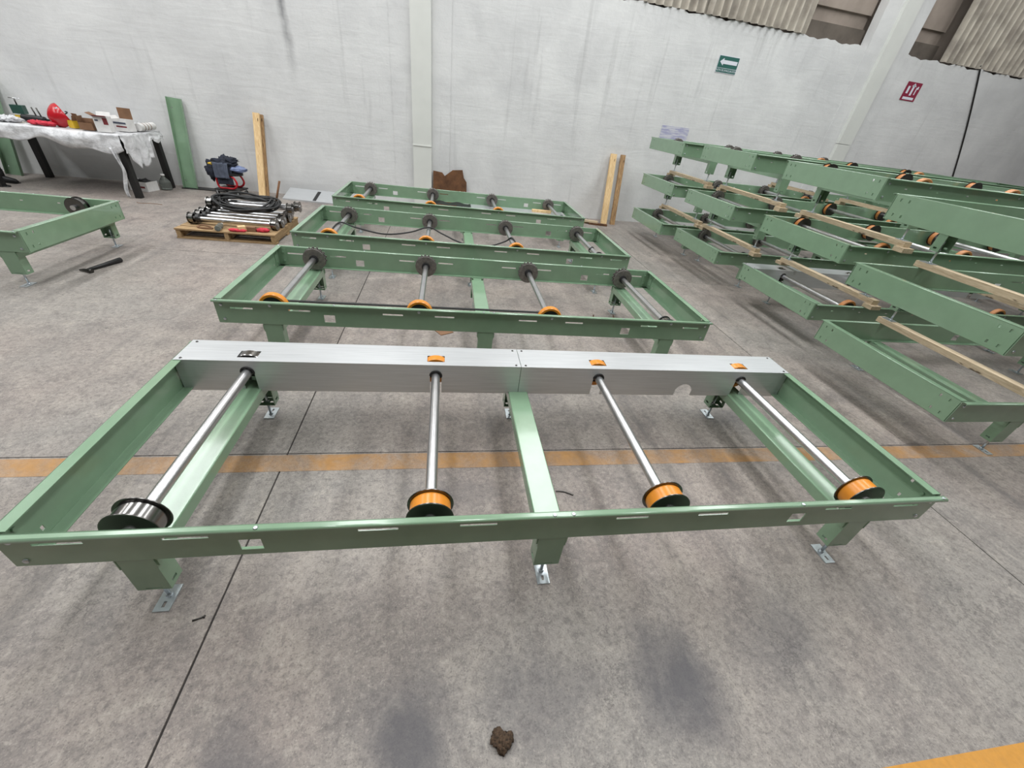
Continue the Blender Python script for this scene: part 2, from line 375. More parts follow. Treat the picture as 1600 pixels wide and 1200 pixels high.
for k, cx in enumerate((-0.96, 8.55)):     # steel columns set in wide pilasters
    mb = MB(); wbox(mb, cx - 0.53, cx + 0.53, -0.2, 0.012, 0.0, 7.2); struct(mb.build('trim_%d' % (2 * k + 1), 'wall'))
    mb = MB(); wbox(mb, cx - 0.175, cx + 0.175, 0.012, 0.09, 0.0, 1.09); (wbox(mb, cx - 0.175, cx + 0.175, 0.012, 0.10, 1.09, 1.11), wbox(mb, cx - 0.175, cx + 0.175, 0.012, 0.09, 1.11, 7.2)) if k == 0 else wbox(mb, cx - 0.175, cx + 0.175, 0.012, 0.09, 2.056, 7.2)
    if k == 1: wbox(mb, cx - 0.175, cx + 0.175, 0.012, 0.09, 1.09, 2.048)
    col = struct(mb.build('trim_%d' % (2 * k + 2), 'cream'))
# upper wall above the block wall: corrugated sheets, recessed panels
def corrug(x0, x1, z0, z1, d, pitch=0.165, amp=0.07):
    mb = MB(); n = int((x1 - x0) / pitch * 10)
    mb.grid(lambda u, v: wpt(x0 + (x1 - x0) * u, d + amp * (0.5 + 0.5 * math.sin(2 * math.pi * (x0 + (x1 - x0) * u) / pitch)) ** 2.5, z0 + (z1 - z0) * v), n, 1)
    return mb
upper = MB(); wbox(upper, -14, 18, -0.5, -0.42, 3.4, 7.2); upper = struct(upper.build('wall_upper', 'recess'))
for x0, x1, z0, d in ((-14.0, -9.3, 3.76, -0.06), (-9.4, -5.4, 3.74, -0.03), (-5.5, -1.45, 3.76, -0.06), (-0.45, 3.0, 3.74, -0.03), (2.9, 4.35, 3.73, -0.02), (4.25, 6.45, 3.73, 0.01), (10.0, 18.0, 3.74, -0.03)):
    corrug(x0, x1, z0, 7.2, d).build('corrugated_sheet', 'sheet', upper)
for x0, x1 in ((6.4, 8.05), (9.05, 10.05)):
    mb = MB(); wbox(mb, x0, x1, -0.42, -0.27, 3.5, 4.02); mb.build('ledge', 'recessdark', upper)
    mb = MB(); wbox(mb, x0, x1, -0.42, -0.36, 4.02, 4.25); mb.build('ledge', 'recess', upper)
    mb = MB(); wbox(mb, x0, x1, -0.38, -0.30, 4.25, 7.2); mb.build('panel', 'recess', upper)
# roof with translucent skylight strips (out of view, they light the hall)
mb = MB()
edges = [-14.0] + [e for c, h in SKY_X for e in (c - h, c + h)] + [18.0]
for a, b in zip(edges[0::2], edges[1::2]): mb.box(a, b, -9, 9.6, 7.2, 7.3)
for c, h in SKY_X:
    mb.box(c - h, c + h, -9, SKY_Y0, 7.2, 7.3); mb.box(c - h, c + h, 8.4, 9.6, 7.2, 7.3)
struct(mb.build('ceiling', 'roof'))
m, t, b = new_mat('skylight_panel'); b.inputs['Base Color'].default_value = G(0.8); b.inputs['Emission Color'].default_value = (0.965, 0.99, 1.0, 1); b.inputs['Emission Strength'].default_value = SKYLIGHT; M['sky'] = m
for k, (c, h) in enumerate(SKY_X):
    mb = MB(); mb.quad((c - h, SKY_Y0, 7.25), (c - h, 8.4, 7.25), (c + h, 8.4, 7.25), (c + h, SKY_Y0, 7.25)); struct(mb.build('window_%d' % (k + 1), 'sky'))
# floor markings
def worn_line(name, x0, x1, y0, y1, mat, label):
    mb = MB(); mb.box(x0, x1, y0, y1, 0.0002, 0.0012); tag(mb.build(name, mat), label, 'floor marking')
worn_line('floor_line', -6.5, 9.0, 0.74, 0.872, 'tape', 'faded orange painted line running across the floor under the nearest conveyor frame')
worn_line('floor_line', -3.0, 6.0, -1.35, -0.822, 'yline', 'bright orange yellow painted band at the lower right corner of the floor')
# cable on the right wall
mb = MB(); P = []
for k in range(25):
    f = k / 24; x = 11.08 + 1.25 * f + 0.05 * math.sin(f * 3.1); P.append(wpt(x, 0.02, 3.80 - 2.2 * f))
mb.tube(P, 0.015, 8); tag(mb.build('wall_cable', 'blackpaint'), 'black cable slanting down the whitewashed wall right of the column', 'cable')

# ------------------------------------------------------------------ signs
def wall_sign(name, x, z, w, h, mat, label):
    t = thing(name, label, 'sign', wpt(x, 0.004, z), math.atan(0.04))
    mb = MB(); mb.box(-w / 2, w / 2, -0.004, 0.0, -h / 2, h / 2); mb.build('board', mat, t); return t
def flat(t, name, polys, mat):
    mb = MB()
    for poly in polys:
        i = len(mb.v); mb.v += [(x, -0.006, z) for x, z in poly] + [(x, -0.004, z) for x, z in poly]; n = len(poly)
        mb.f.append(tuple(range(i, i + n))); mb.sm.append(False)
        for k in range(n): mb.f.append((i + k, i + n + k, i + n + (k + 1) % n, i + (k + 1) % n)); mb.sm.append(False)
    return mb.build(name, mat, t)
rc = lambda x0, x1, z0, z1: [(x0, z0), (x1, z0), (x1, z1), (x0, z1)]
def words(t, txt, size, x, z, mat):
    cu = bpy.data.curves.new('lettering', 'FONT'); cu.body = txt; cu.size = size; cu.align_x = 'CENTER'; cu.align_y = 'CENTER'; cu.extrude = 0.0006
    tmp = bpy.data.objects.new('lettering', cu); C.objects.link(tmp)
    dg = bpy.context.evaluated_depsgraph_get(); me = bpy.data.meshes.new_from_object(tmp.evaluated_get(dg)); bpy.data.objects.remove(tmp)
    me.materials.clear(); me.materials.append(M[mat]); o = ob('lettering', me, t, (x, -0.007, z)); o.rotation_euler = (R(90), 0, 0); return o
s = wall_sign('exit_route_sign', 5.02, 3.075, 0.46, 0.27, 'signwhite', 'green sign with a white arrow pointing left high on the wall')
flat(s, 'panel', [rc(-0.222, 0.222, -0.055, 0.127), rc(-0.222, 0.222, -0.127, -0.063)], 'signgreen')
o = flat(s, 'arrow', [[(-0.19, 0.036), (-0.11, 0.095), (-0.11, 0.066), (0.2, 0.066), (0.2, 0.006), (-0.11, 0.006), (-0.11, -0.023)]], 'signwhite'); o.location.y = -0.002
words(s, 'RUTA DE EVACUACIÓN', 0.043, 0, -0.095, 'signwhite')
s = wall_sign('fire_equipment_sign', 9.66, 3.17, 0.40, 0.33, 'signred', 'small red fire equipment sign right of the cream column')
o = flat(s, 'symbol', [rc(-0.14, -0.085, -0.04, 0.09), rc(-0.022, 0.03, -0.07, 0.12), [(-0.055, 0.09), (0.005, 0.15), (0.065, 0.09)], rc(0.09, 0.115, -0.05, 0.08), rc(0.115, 0.15, 0.05, 0.1)], 'signwhite')
flat(s, 'text_band', [rc(-0.15, 0.15, -0.145, -0.10)], 'signwhite')
m, t, b = new_mat('faded_lilac_lines'); v = coords(t, 'Object', (2, 1, 14)); w_ = noise(t, v, 3, 3)
t.links.new(ramp(t, w_, [(0.42, lin((196, 196, 204))), (0.6, lin((160, 160, 188)))]), b.inputs['Base Color']); b.inputs['Roughness'].default_value = 0.8; M['lilac'] = m
mb = MB(); wbox(mb, 3.98, 4.62, 0.002, 0.006, 1.70, 1.955); tag(mb.build('notice_sheet', 'lilac'), 'faded lilac notice on the wall above the farthest stacked frame', 'notice')

# ------------------------------------------------------------------ conveyor frames
W = 1.298; HB = 0.3265; HT = 0.518; PITCH = 1.083; TH = 0.004
def side_rail(L, holes, joint=True):
    def f(mb):                                   # near rail; outer web face at y=0, flange towards -y
        x0, x1 = -L / 2, L / 2
        mb.plate((0, 0, 0), (1, 0, 0), (0, 0, 1), (0, -1, 0), (x0, x1), (HB + 0.004, HT - 0.010), TH, holes)
        arc = [(-0.000, HT - 0.010), (-0.003, HT - 0.003), (-0.010, HT), (-0.026, HT), (-0.031, HT - 0.0015), (-0.034, HT - 0.005), (-0.035, HT - 0.012)]
        mb.strip([(y, z) for y, z in arc], x0, x1, TH)
        mb.strip([(-TH, HB + 0.004), (-0.002, HB), (0.030, HB)], x0, x1, TH)
    return f
def end_rail(Wd):
    def f(mb):                                   # web outer face at x=0 facing -x, flanges towards +x
        hs = []
        for yy in (0.055, 0.125, Wd - 0.125, Wd - 0.055):
            for zz in (HB + 0.03, HT - 0.05): hs.append((yy - 0.007, yy + 0.007, zz, zz + 0.022))
        mb.plate((0.0, 0, 0), (0, 1, 0), (0, 0, 1), (1, 0, 0), (0, Wd), (HB + 0.004, HT - 0.006), TH, hs)
        mb.strip([(0.0, HT - 0.006), (0.002, HT - 0.001), (0.007, HT), (0.052, HT)][::-1], 0.0, Wd, TH, 'y')
        mb.strip([(0.0, HB + 0.004), (0.002, HB), (0.058, HB)], 0.0, Wd, TH, 'y')
    return f
def cross_member(mb):
    hw = 0.066
    nt = [(-hw, -hw + 0.022, 0.0, 0.05), (hw - 0.022, hw, 0.0, 0.05), (-hw, -hw + 0.022, W - 0.05, W), (hw - 0.022, hw, W - 0.05, W)]
    nt = [(a, b, c + (0.045 if c < 0.5 else -0.045), d + (0.045 if c < 0.5 else -0.045)) for a, b, c, d in nt]
    z = HB - 0.001
    mb.plate((0, 0, z - TH), (1, 0, 0), (0, 1, 0), (0, 0, 1), (-hw + 0.006, hw - 0.006), (0.0, W), TH, [(a, b, c, d) for a, b, c, d in nt])
    for sgn in (-1, 1):
        pts = [(sgn * (hw - 0.006), z), (sgn * (hw - 0.002), z - 0.002), (sgn * hw, z - 0.006), (sgn * hw, z - 0.062), ]
        mb.strip(pts if sgn < 0 else pts[::-1], 0.0, W, TH, 'y')
def leg(mb):                                     # near leg: outer face at y=0, open towards +y
    hw = 0.062; z0, z1 = 0.112, HB - 0.006
    mb.plate((0, 0, 0), (1, 0, 0), (0, 0, 1), (0, 1, 0), (-hw, hw), (z0, z1), TH, [(-0.03, 0.03, z0 + 0.008, z0 + 0.013)])
    for sgn in (-1, 1): mb.plate((sgn * hw - (TH if sgn > 0 else 0), 0, 0), (0, 1, 0), (0, 0, 1), (1, 0, 0), (TH, 0.078), (z0, z1), TH, [(0.02, 0.05, z0 + 0.02, z0 + 0.035)])
    mb.plate((0, 0, z0), (1, 0, 0), (0, 1, 0), (0, 0, 1), (-hw + TH, hw - TH), (TH, 0.078), TH, [(-0.045, -0.02, 0.03, 0.05), (0.02, 0.045, 0.03, 0.05)])
    for sgn in (-1, 1): mb.box(sgn * (hw + 0.004) - 0.006, sgn * (hw + 0.004) + 0.006, 0.004, 0.022, z1 - 0.045, z1 - 0.004)
def foot(mb):                                    # plate on the floor, rod, two nuts
    mb.plate((0, 0, 0), (1, 0, 0), (0, 1, 0), (0, 0, 1), (-0.031, 0.031), (-0.070, 0.045), 0.006, [(-0.006, 0.006, -0.053, -0.028)])
    mb.lathe([(0.006, 0.0085), (0.20, 0.0085)], (0, 0, 0), 'z', 10); mb.lathe([(0.006, 0.014), (0.018, 0.012)], (0, 0, 0), 'z', 12)
    mb.lathe([(0.10, 0.015), (0.112, 0.015)], (0, 0, 0), 'z', 6, False); mb.lathe([(0.116, 0.015), (0.128, 0.015)], (0, 0, 0), 'z', 6, False)
def bracket(mb):                                 # bent corner bracket, corner at origin, arms towards +x and +y
    mb.plate((0, 0, 0), (1, 0, 0), (0, 0, 1), (0, 1, 0), (0, 0.085), (HB + 0.012, HT - 0.02), TH); mb.plate((0, 0, 0), (0, 1, 0), (0, 0, 1), (1, 0, 0), (0, 0.085), (HB + 0.012, HT - 0.02), TH)
    for zz in (HB + 0.05, HT - 0.055):
        mb.lathe([(0.004, 0.010), (0.012, 0.010)], (0.055, 0, zz), 'y', 6, False); mb.lathe([(0.004, 0.010), (0.012, 0.010)], (0, 0.055, zz), 'x', 6, False)
def bolts(L, xs):
    def f(mb):
        for sx in (-1, 1):
            for zz in (HB + 0.035, HT - 0.045): mb.lathe([(-TH - 0.007, 0.006), (-TH - 0.005, 0.010), (-TH, 0.0105)], (sx * (L / 2 - 0.045), 0, zz), 'y', 10)
        for x in xs: mb.lathe([(-TH - 0.006, 0.006), (-TH - 0.004, 0.011), (-TH, 0.012)], (x, 0, HT - 0.036), 'y', 10)
        for x in ([-L / 2 + 0.03, -1.165, -0.012 - 0.02, 0.05, 1.165, L / 2 - 0.02] if L < 4.2 else []):
            mb.lathe([(HT, 0.009), (HT + 0.0025, 0.007)], (x, -0.022, 0), 'z', 10)
    return f
CZ = 0.444                                       # wheel axle height
def shaft(mb): mb.lathe([(-W / 2 + 0.035, 0.012), (-W / 2 + 0.035, 0.0265), (W / 2 - 0.035, 0.0265), (W / 2 - 0.035, 0.012)], (0, 0, CZ), 'y', 20)
def stub(mb):
    for e in (-1, 1): mb.lathe([(e * (W / 2 - 0.15), 0.012), (e * (W / 2 - 0.15), 0.0265), (e * (W / 2 - 0.03), 0.0265), (e * (W / 2 - 0.03), 0.012)][::(1 if e > 0 else -1)], (0, 0, CZ), 'y', 20)
FL = [(-0.003, 0.026), (-0.003, 0.094), (-0.002, 0.0985), (0.002, 0.0985), (0.003, 0.096), (0.003, 0.026)]
def ring(mb, y, prof): mb.lathe([(y + t, r) for t, r in prof], (0, 0, CZ), 'y', 40, True, False)
def gear(mb, y, w, r0, r1, n=17):
    pts = []
    for k in range(n):
        for a, r in ((0.0, r0), (0.18, r0), (0.36, r1), (0.64, r1), (0.82, r0)): pts.append((2 * math.pi * (k + a) / n, r))
    m = len(pts); b = len(mb.v)
    for yy in (y, y + w): mb.v += [(r * math.cos(a), yy, CZ + r * math.sin(a)) for a, r in pts]
    mb.f.append(tuple(range(b, b + m))); mb.sm.append(False); mb.f.append(tuple(range(b + m, b + 2 * m))[::-1]); mb.sm.append(False)
    for k in range(m): mb.f.append((b + k, b + m + k, b + m + (k + 1) % m, b + (k + 1) % m)); mb.sm.append(False)
def flanged(y, tire, root, steel='flange'):       # two flanges with a drum or tyre between them, centred at y
    for dy in (-0.036, 0.036):
        me = cached(('wheel_flange', steel), steel, lambda mb: ring(mb, 0, FL)); ob('wheel_flange', me, root, (0, y + dy, 0))
    me = cached(('tyre', tire), tire, lambda mb: ring(mb, 0, [(-0.033, 0.03), (-0.033, 0.083), (-0.028, 0.086), (0.028, 0.086), (0.033, 0.083), (0.033, 0.03)]))
    ob('tyre' if tire != 'drum' else 'drum', me, root, (0, y, 0))
    me = cached('hub', 'black', lambda mb: mb.lathe([(-0.030, 0.026), (-0.030, 0.045), (0.030, 0.045), (0.030, 0.026)], (0, 0, CZ), 'y', 20, True, True)); ob('hub', me, root, (0, y, 0))
def small_wheel(y, root, tire='tire'):
    me = cached(('small_tyre', tire), tire, lambda mb: ring(mb, 0, [(-0.027, 0.060), (-0.027, 0.088), (-0.022, 0.0915), (0.022, 0.0915), (0.027, 0.088), (0.027, 0.060)])); ob('tyre', me, root, (0, y, 0))
    me = cached('small_disc', 'black', lambda mb: mb.lathe([(-0.02, 0.02), (-0.02, 0.0605), (0.02, 0.0605), (0.02, 0.02)], (0, 0, CZ), 'y', 24)); ob('wheel_disc', me, root, (0, y, 0))
def plain_wheel(y, root, tire='tire'):          # bare polyurethane wheel with a dark hub face
    me = cached(('bare_tyre', tire), tire, lambda mb: ring(mb, 0, [(-0.024, 0.080), (-0.026, 0.098), (-0.018, 0.104), (0.018, 0.104), (0.026, 0.098), (0.024, 0.080)])); ob('tyre', me, root, (0, y, 0))
    me = cached('wheel_disc', 'black', lambda mb: mb.lathe([(-0.020, 0.02), (-0.020, 0.081), (0.020, 0.081), (0.030, 0.05), (0.030, 0.03)], (0, 0, CZ), 'y', 28)); ob('wheel_disc', me, root, (0, y, 0))
def sprocket(y, root):
    me = cached('wheel_flange_dark', 'sprocket', lambda mb: ring(mb, 0, [(-0.004, 0.03), (-0.004, 0.10), (-0.001, 0.105), (0.004, 0.105), (0.004, 0.03)])); ob('wheel_flange', me, root, (0, y - 0.038, 0))
    def f(mb):
        gear(mb, -0.022, 0.012, 0.094, 0.108); gear(mb, 0.014, 0.012, 0.094, 0.108); mb.lathe([(-0.034, 0.085), (0.03, 0.085)], (0, 0, CZ), 'y', 24)
    me = cached('sprocket', 'sprocket', f); ob('sprocket', me, root, (0, y, 0))
    me = cached('hub2', 'black', lambda mb: mb.lathe([(-0.062, 0.0268), (-0.062, 0.040), (-0.038, 0.042)], (0, 0, CZ), 'y', 20)); ob('hub', me, root, (0, y, 0))
def steel_end(y, root):
    me = cached('steel_end', 'drum', lambda mb: mb.lathe([(-0.04, 0.02), (-0.04, 0.052), (0.03, 0.052), (0.03, 0.027)], (0, 0, CZ), 'y', 24)); ob('drum', me, root, (0, y, 0))
    me = cached('black_collar', 'black', lambda mb: (mb.lathe([(-0.055, 0.02), (-0.055, 0.066), (-0.041, 0.066)], (0, 0, CZ), 'y', 24), mb.lathe([(0.031, 0.0268), (0.031, 0.058), (0.043, 0.058), (0.043, 0.0268)], (0, 0, CZ), 'y', 24))); ob('collar', me, root, (0, y, 0))

def frame(name, label, x, y, dz, rz=0.0, L=4.0, rollers=(), leg_in=0.36, legs=3, near=(), far=(), small_slots=False, cover=False, group=None, slots=True, stubs=False):
    """x,y = middle of the frame on plan"""
    t = thing(name, label, 'conveyor frame', (x, y, dz), rz, group)
    xs = list(rollers); key = (round(L, 3), tuple(round(a, 3) for a in xs), small_slots)
    holes = []
    if slots and not small_slots:
        for r_ in xs:
            for o_ in (-0.2, 0.2): holes.append((r_ + o_ - 0.077, r_ + o_ + 0.077, 0.444, 0.457))
        for xx in (-1.215, 1.215): holes.append((xx - 0.040, xx + 0.040, 0.362, 0.424))
    elif small_slots:
        k = -L / 2 + 0.25
        while k < L / 2 - 0.2: holes.append((k - 0.016, k + 0.016, 0.440, 0.450)); k += 0.36
    me = cached(('side_rail',) + key, 'green', side_rail(L, holes))
    ob('side_rail', me, t, (0, -W / 2, 0)); ob('side_rail', me, t, (0, W / 2, 0), math.pi)
    me = cached('end_rail', 'green', end_rail(W - 0.010))
    ob('end_rail', me, t, (-L / 2, -W / 2 + 0.005, 0)); ob('end_rail', me, t, (L / 2, W / 2 - 0.005, 0), math.pi)
    me = cached('corner_bracket', 'green', bracket)
    for cx_, cy_, a in ((-1, -1, 0), (1, -1, 90), (1, 1, 180), (-1, 1, 270)):
        ob('corner_bracket', me, t, (cx_ * (L / 2 - 0.005), cy_ * (W / 2 - 0.001), 0), R(a))
    me = cached(('bolt_heads',) + key, 'zinc', bolts(L, xs))
    stuff(ob('bolt_heads', me, t, (0, -W / 2, 0))); stuff(ob('bolt_heads', me, t, (0, W / 2, 0), math.pi))
    lx = [-L / 2 + leg_in, 0.0, L / 2 - leg_in][:legs]
    cm = cached('cross_member', 'green', cross_member); lg = cached('leg', 'green', leg); ft = cached('levelling_foot', 'zinc', foot)
    for a in lx:
        ob('cross_member', cm, t, (a, -W / 2, 0))
        for sy in (-1, 1):
            l_ = ob('leg', lg, t, (a, sy * (W / 2 - 0.002), 0), 0 if sy < 0 else math.pi)
            ob('levelling_foot', ft, l_, (0.0, 0.035, 0))
    sh = cached('roller_shaft', 'steel', shaft) if not stubs else cached('stub_axle', 'steel', stub)
    for k, a in enumerate(xs):
        s_ = ob('roller', sh, t, (a, 0, 0))
        for kind, yy in ((near[k], -W / 2 + 0.078), (far[k], W / 2 - 0.078 - (0.035 if cover else 0.0))):
            if kind == 'O': flanged(yy, 'tire', s_)
            elif kind == 'S': flanged(yy, 'drum', s_)
            elif kind == 'D': flanged(yy, 'tire_shaded', s_, 'darksteel')
            elif kind == 'p': plain_wheel(yy, s_, 'tire_shaded')
            elif kind == 'o': plain_wheel(yy, s_)
            elif kind == 's': small_wheel(yy, s_, 'drum')
            elif kind == 't': small_wheel(yy, s_)
            elif kind == 'g': sprocket(yy, s_)
            elif kind == 'e': steel_end(yy, s_)
    if cover:
        yi = W / 2 - 0.19; yo = W / 2 + 0.036; zc = HT + 0.004
        for half, (a, b) in enumerate(((-L / 2 + 0.012, -0.0015), (0.0015, L / 2 - 0.012))):
            mb = MB(); rr = [r_ for r_ in xs if a < r_ < b]
            mb.plate((0, 0, zc - 0.002), (1, 0, 0), (0, 1, 0), (0, 0, 1), (a, b), (yi + 0.0025, yo), 0.002, [(r_ - 0.054, r_ + 0.054, W / 2 - 0.150, W / 2 - 0.078) for r_ in rr])
            hs = []
            for r_ in rr:
                for q in range(12):
                    u0 = -0.036 + 0.072 * q / 12; um = u0 + 0.003
                    hs.append((r_ + u0, r_ + u0 + 0.006, 0.30, CZ + math.sqrt(max(0, 0.036 ** 2 - um ** 2))))
            if half == 1 and L < 4.2:
                for q in range(16):
                    u0 = -0.064 + 0.128 * q / 16; um = u0 + 0.004
                    hs.append((1.205 + u0, 1.205 + u0 + 0.008, 0.30, 0.345 + math.sqrt(max(0, 0.064 ** 2 - um ** 2))))
            mb.plate((0, yi, 0), (1, 0, 0), (0, 0, 1), (0, 1, 0), (a, b), (0.313, zc), 0.002, hs)
            mb.plate((0, yo - 0.0005, 0), (1, 0, 0), (0, 0, 1), (0, 1, 0), (a, b), (zc - 0.022, zc), 0.002)
            cv = mb.build('cover_sheet', 'galv', t)
            def scr(mb):
                for sx in (a + 0.03, b - 0.03): 
                    for sy in (yi + 0.02, yo - 0.02): mb.lathe([(zc, 0.008), (zc + 0.004, 0.005)], (sx, sy, 0), 'z', 10)
            mb = MB(); scr(mb); stuff(mb.build('screw_heads', 'darksteel', cv))
            for r_ in rr:
                mb = MB(); mb.tube([(r_ + 0.034 * math.cos(q), yi - 0.001, CZ + 0.034 * math.sin(q)) for q in [math.pi * k / 14 - 0.25 for k in range(16)]], 0.006, 8); mb.build('grommet', 'black', cv)
    return t
RX = [-1.5 * PITCH, -0.5 * PITCH, 0.5 * PITCH, 1.5 * PITCH]
fr1 = frame('conveyor_frame', 'green conveyor frame nearest the camera with galvanised covers along its far rail', 0, W / 2, 0, 0, 4.0, RX, near='SOOO', far='sttt', cover=True)
fr2 = frame('conveyor_frame', 'green floor frame just behind the covered one, black belt strung between its orange wheels', -0.147, 1.945 + W / 2, 0, -0.004, 4.0, RX, near='oooe', far='gggg')
fr3 = frame('conveyor_frame', 'green floor frame third from the camera with a loose cable draped across its rollers', -0.17, 3.819 + W / 2, 0, -0.002, 4.0, RX, near='oooe', far='gggg')
fr4 = frame('conveyor_frame', 'green floor frame farthest back, in front of the brown board and wall', -0.185, 5.838 + W / 2, 0, -0.001, 4.0, RX, near='oooe', far='gggg')
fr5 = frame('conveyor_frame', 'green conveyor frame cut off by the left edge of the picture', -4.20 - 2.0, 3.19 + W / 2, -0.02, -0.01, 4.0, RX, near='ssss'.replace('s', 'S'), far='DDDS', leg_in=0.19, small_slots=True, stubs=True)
fr5.location.z = 0.0

# stacks on the right: x of left end, y of the near web, height step, per level shift
LS = 5.88
RS = [-LS / 2 + 0.5 + 1.08 * k for k in range(4)]
order = ['bottom', 'middle', 'top']
stacks = [('nearest', 3.17, 0.79, 0.570, [(0, 0), (-0.02, 0), (-0.03, 0.0)], 0.72),
          ('second nearest', 3.46, 2.53, 0.612, [(0, 0), (0.06, 0.06), (0, 0)], 0.60),
          ('third nearest', 3.43, 4.39, 0.617, [(0, 0), (-0.06, -0.06), (0.02, 0.03)], 0.58),
          ('farthest', 3.32, 6.02, 0.612, [(-0.04, -0.06), (0.03, 0.06), (0.02, 0.1)], 0.62)]
for si, (nm, sx, sy, step, shifts, lin_) in enumerate(stacks):
    for lv in range(3):
        ox, oy = shifts[lv]; z = step * lv
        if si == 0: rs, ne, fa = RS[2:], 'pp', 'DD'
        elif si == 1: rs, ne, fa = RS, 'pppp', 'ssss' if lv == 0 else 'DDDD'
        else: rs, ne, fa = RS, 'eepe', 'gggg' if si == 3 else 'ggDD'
        frame('conveyor_frame', 'green conveyor frame at the %s of the %s stack' % (order[lv], nm), sx + ox + LS / 2, sy + oy + W / 2, z, 0.0, LS, rs, lin_, 3, ne, fa,
              small_slots=(si > 0), slots=True, cover=(si == 1 and lv == 0), group='stacked conveyor frames')
        if lv < 2:
            nx, ny = shifts[lv + 1]; th = step - HT; extra = 0.004 if (si == 1 and lv == 0) else 0.0
            for bi, bx in enumerate((-LS / 2 + lin_, 0.0, LS / 2 - lin_)):
                wx = sx + nx + LS / 2 + bx; y0 = sy + min(oy, ny) - 0.06; y1 = sy + max(oy, ny) + W + 0.06
                bt = min(0.05, th - extra); zt = HT + z + th
                mb = MB(); hh = (y1 - y0) / 2
                mb.box(-0.042, 0.042, -bt / 2, bt / 2, -hh, hh)       # long axis along local z for the grain
                lab = '%s timber batten under the %s frame of the %s stack' % (('leftmost', 'middle', 'rightmost')[bi], order[lv + 1], nm)
                o = tag(mb.build('timber_batten', 'batten_wood', None, (wx, (y0 + y1) / 2, zt - bt / 2)), lab, 'batten', 'battens between stacked frames'); o.rotation_euler = (R(-90), 0, R(random.uniform(-1.2, 1.2) if extra == 0 else 0))
                if th > 0.07:
                    for e in (-1, 1):
                        b0, b1 = -(bt / 2), -(bt / 2) - (th - extra - bt)
                        mb = MB(); mb.box(-0.05, 0.075, min(-b0, -b1), max(-b0, -b1), e * hh - 0.055, e * hh + 0.055) if e > 0 else mb.box(-0.075, 0.05, min(-b0, -b1), max(-b0, -b1), e * hh - 0.05, e * hh + 0.06)
                        mb.build('end_block', 'batten_wood', o)
# ------------------------------------------------------------------ loose things on the conveyor frames
def smooth_path(pts, n=8):
    P = [Vector(p) for p in pts]; out = []
    for i in range(len(P) - 1):
        p0, p1, p2, p3 = P[max(i - 1, 0)], P[i], P[i + 1], P[min(i + 2, len(P) - 1)]
        for k in range(n):
            t = k / n
            out.append(0.5 * ((2 * p1) + (-p0 + p2) * t + (2 * p0 - 5 * p1 + 4 * p2 - p3) * t * t + (-p0 + 3 * p1 - 3 * p2 + p3) * t ** 3))
    return out + [P[-1]]
def blob(mb, c, rad, amp=0.15, seed=0, nu=20, nv=12, zmin=None, fold=3.0):
    from mathutils import noise as mn
    c = Vector(c)
    def f(u, v):
        a = 2 * math.pi * u; b = math.pi * (v - 0.5); d = Vector((math.cos(b) * math.cos(a), math.cos(b) * math.sin(a), math.sin(b)))
        k = 1 + amp * mn.noise(d * fold + Vector((seed * 7.3, seed, 0))) + amp * 0.6 * mn.noise(d * fold * 2.3 + Vector((0, seed * 3.1, 5)))
        p = c + Vector((d.x * rad[0] * k, d.y * rad[1] * k, d.z * rad[2] * k))
        if zmin is not None: p.z = max(p.z, zmin)
        return p
    mb.grid(f, nu, nv)
def leaning(mb, x0, x1, ya, yb, z, t):          # plank from floor at y=ya to height z at y=yb, thickness t
    mb.hexa([(x0[0], ya, 0), (x0[1], ya, 0), (x0[1], ya + t, 0), (x0[0], ya + t, 0), (x1[0], yb, z), (x1[1], yb, z), (x1[1], yb + t, z), (x1[0], yb + t, z)])

mb = MB(); yb = 1.945 + 0.118; zb = CZ + 0.028
X0, X2 = -0.147 + RX[0], -0.147 + RX[2]
lp = []
for k in range(13): a = math.pi / 2 + math.pi * k / 12; lp.append((X0 + 0.032 * math.cos(a), zb - 0.028 + 0.032 * math.sin(a)))
for k in range(13): a = -math.pi / 2 + math.pi * k / 12; lp.append((X2 + 0.032 * math.cos(a), zb - 0.028 + 0.032 * math.sin(a)))
lp.append(lp[0])
for (xa, za), (xb, zb_) in zip(lp[:-1], lp[1:]): mb.quad((xa, yb - 0.012, za), (xb, yb - 0.012, zb_), (xb, yb + 0.012, zb_), (xa, yb + 0.012, za))
n_ = len(lp) - 1
o = tag(mb.build('drive_belt', 'black'), 'flat black belt looped over roller shafts of the second floor frame', 'belt')
md = o.modifiers.new('thickness', 'SOLIDIFY'); md.thickness = 0.008; md.offset = 0
mb = MB(); y3 = 3.819; z3 = CZ + 0.036; x3 = [-0.17 + r_ for r_ in RX]
mb.tube(smooth_path([(x3[0] - 0.05, y3 + 0.28, 0.44), (x3[0], 4.45, z3 + 0.002), (-1.60, 4.40, 0.45), (-1.25, 4.31, 0.42), (-0.95, 4.44, 0.43), (x3[1], 4.55, z3 + 0.002), (-0.54, 4.50, 0.43), (-0.335, 4.37, 0.38), (-0.131, 4.33, 0.345), (0.1, 4.35, 0.36), (0.30, 4.40, 0.42), (x3[2], 4.36, z3 + 0.002), (x3[2] + 0.06, 4.30, 0.43)]), 0.010, 8)
tag(mb.build('loose_cable', 'black'), 'thin black cable sagging across rollers of the third floor frame', 'cable')
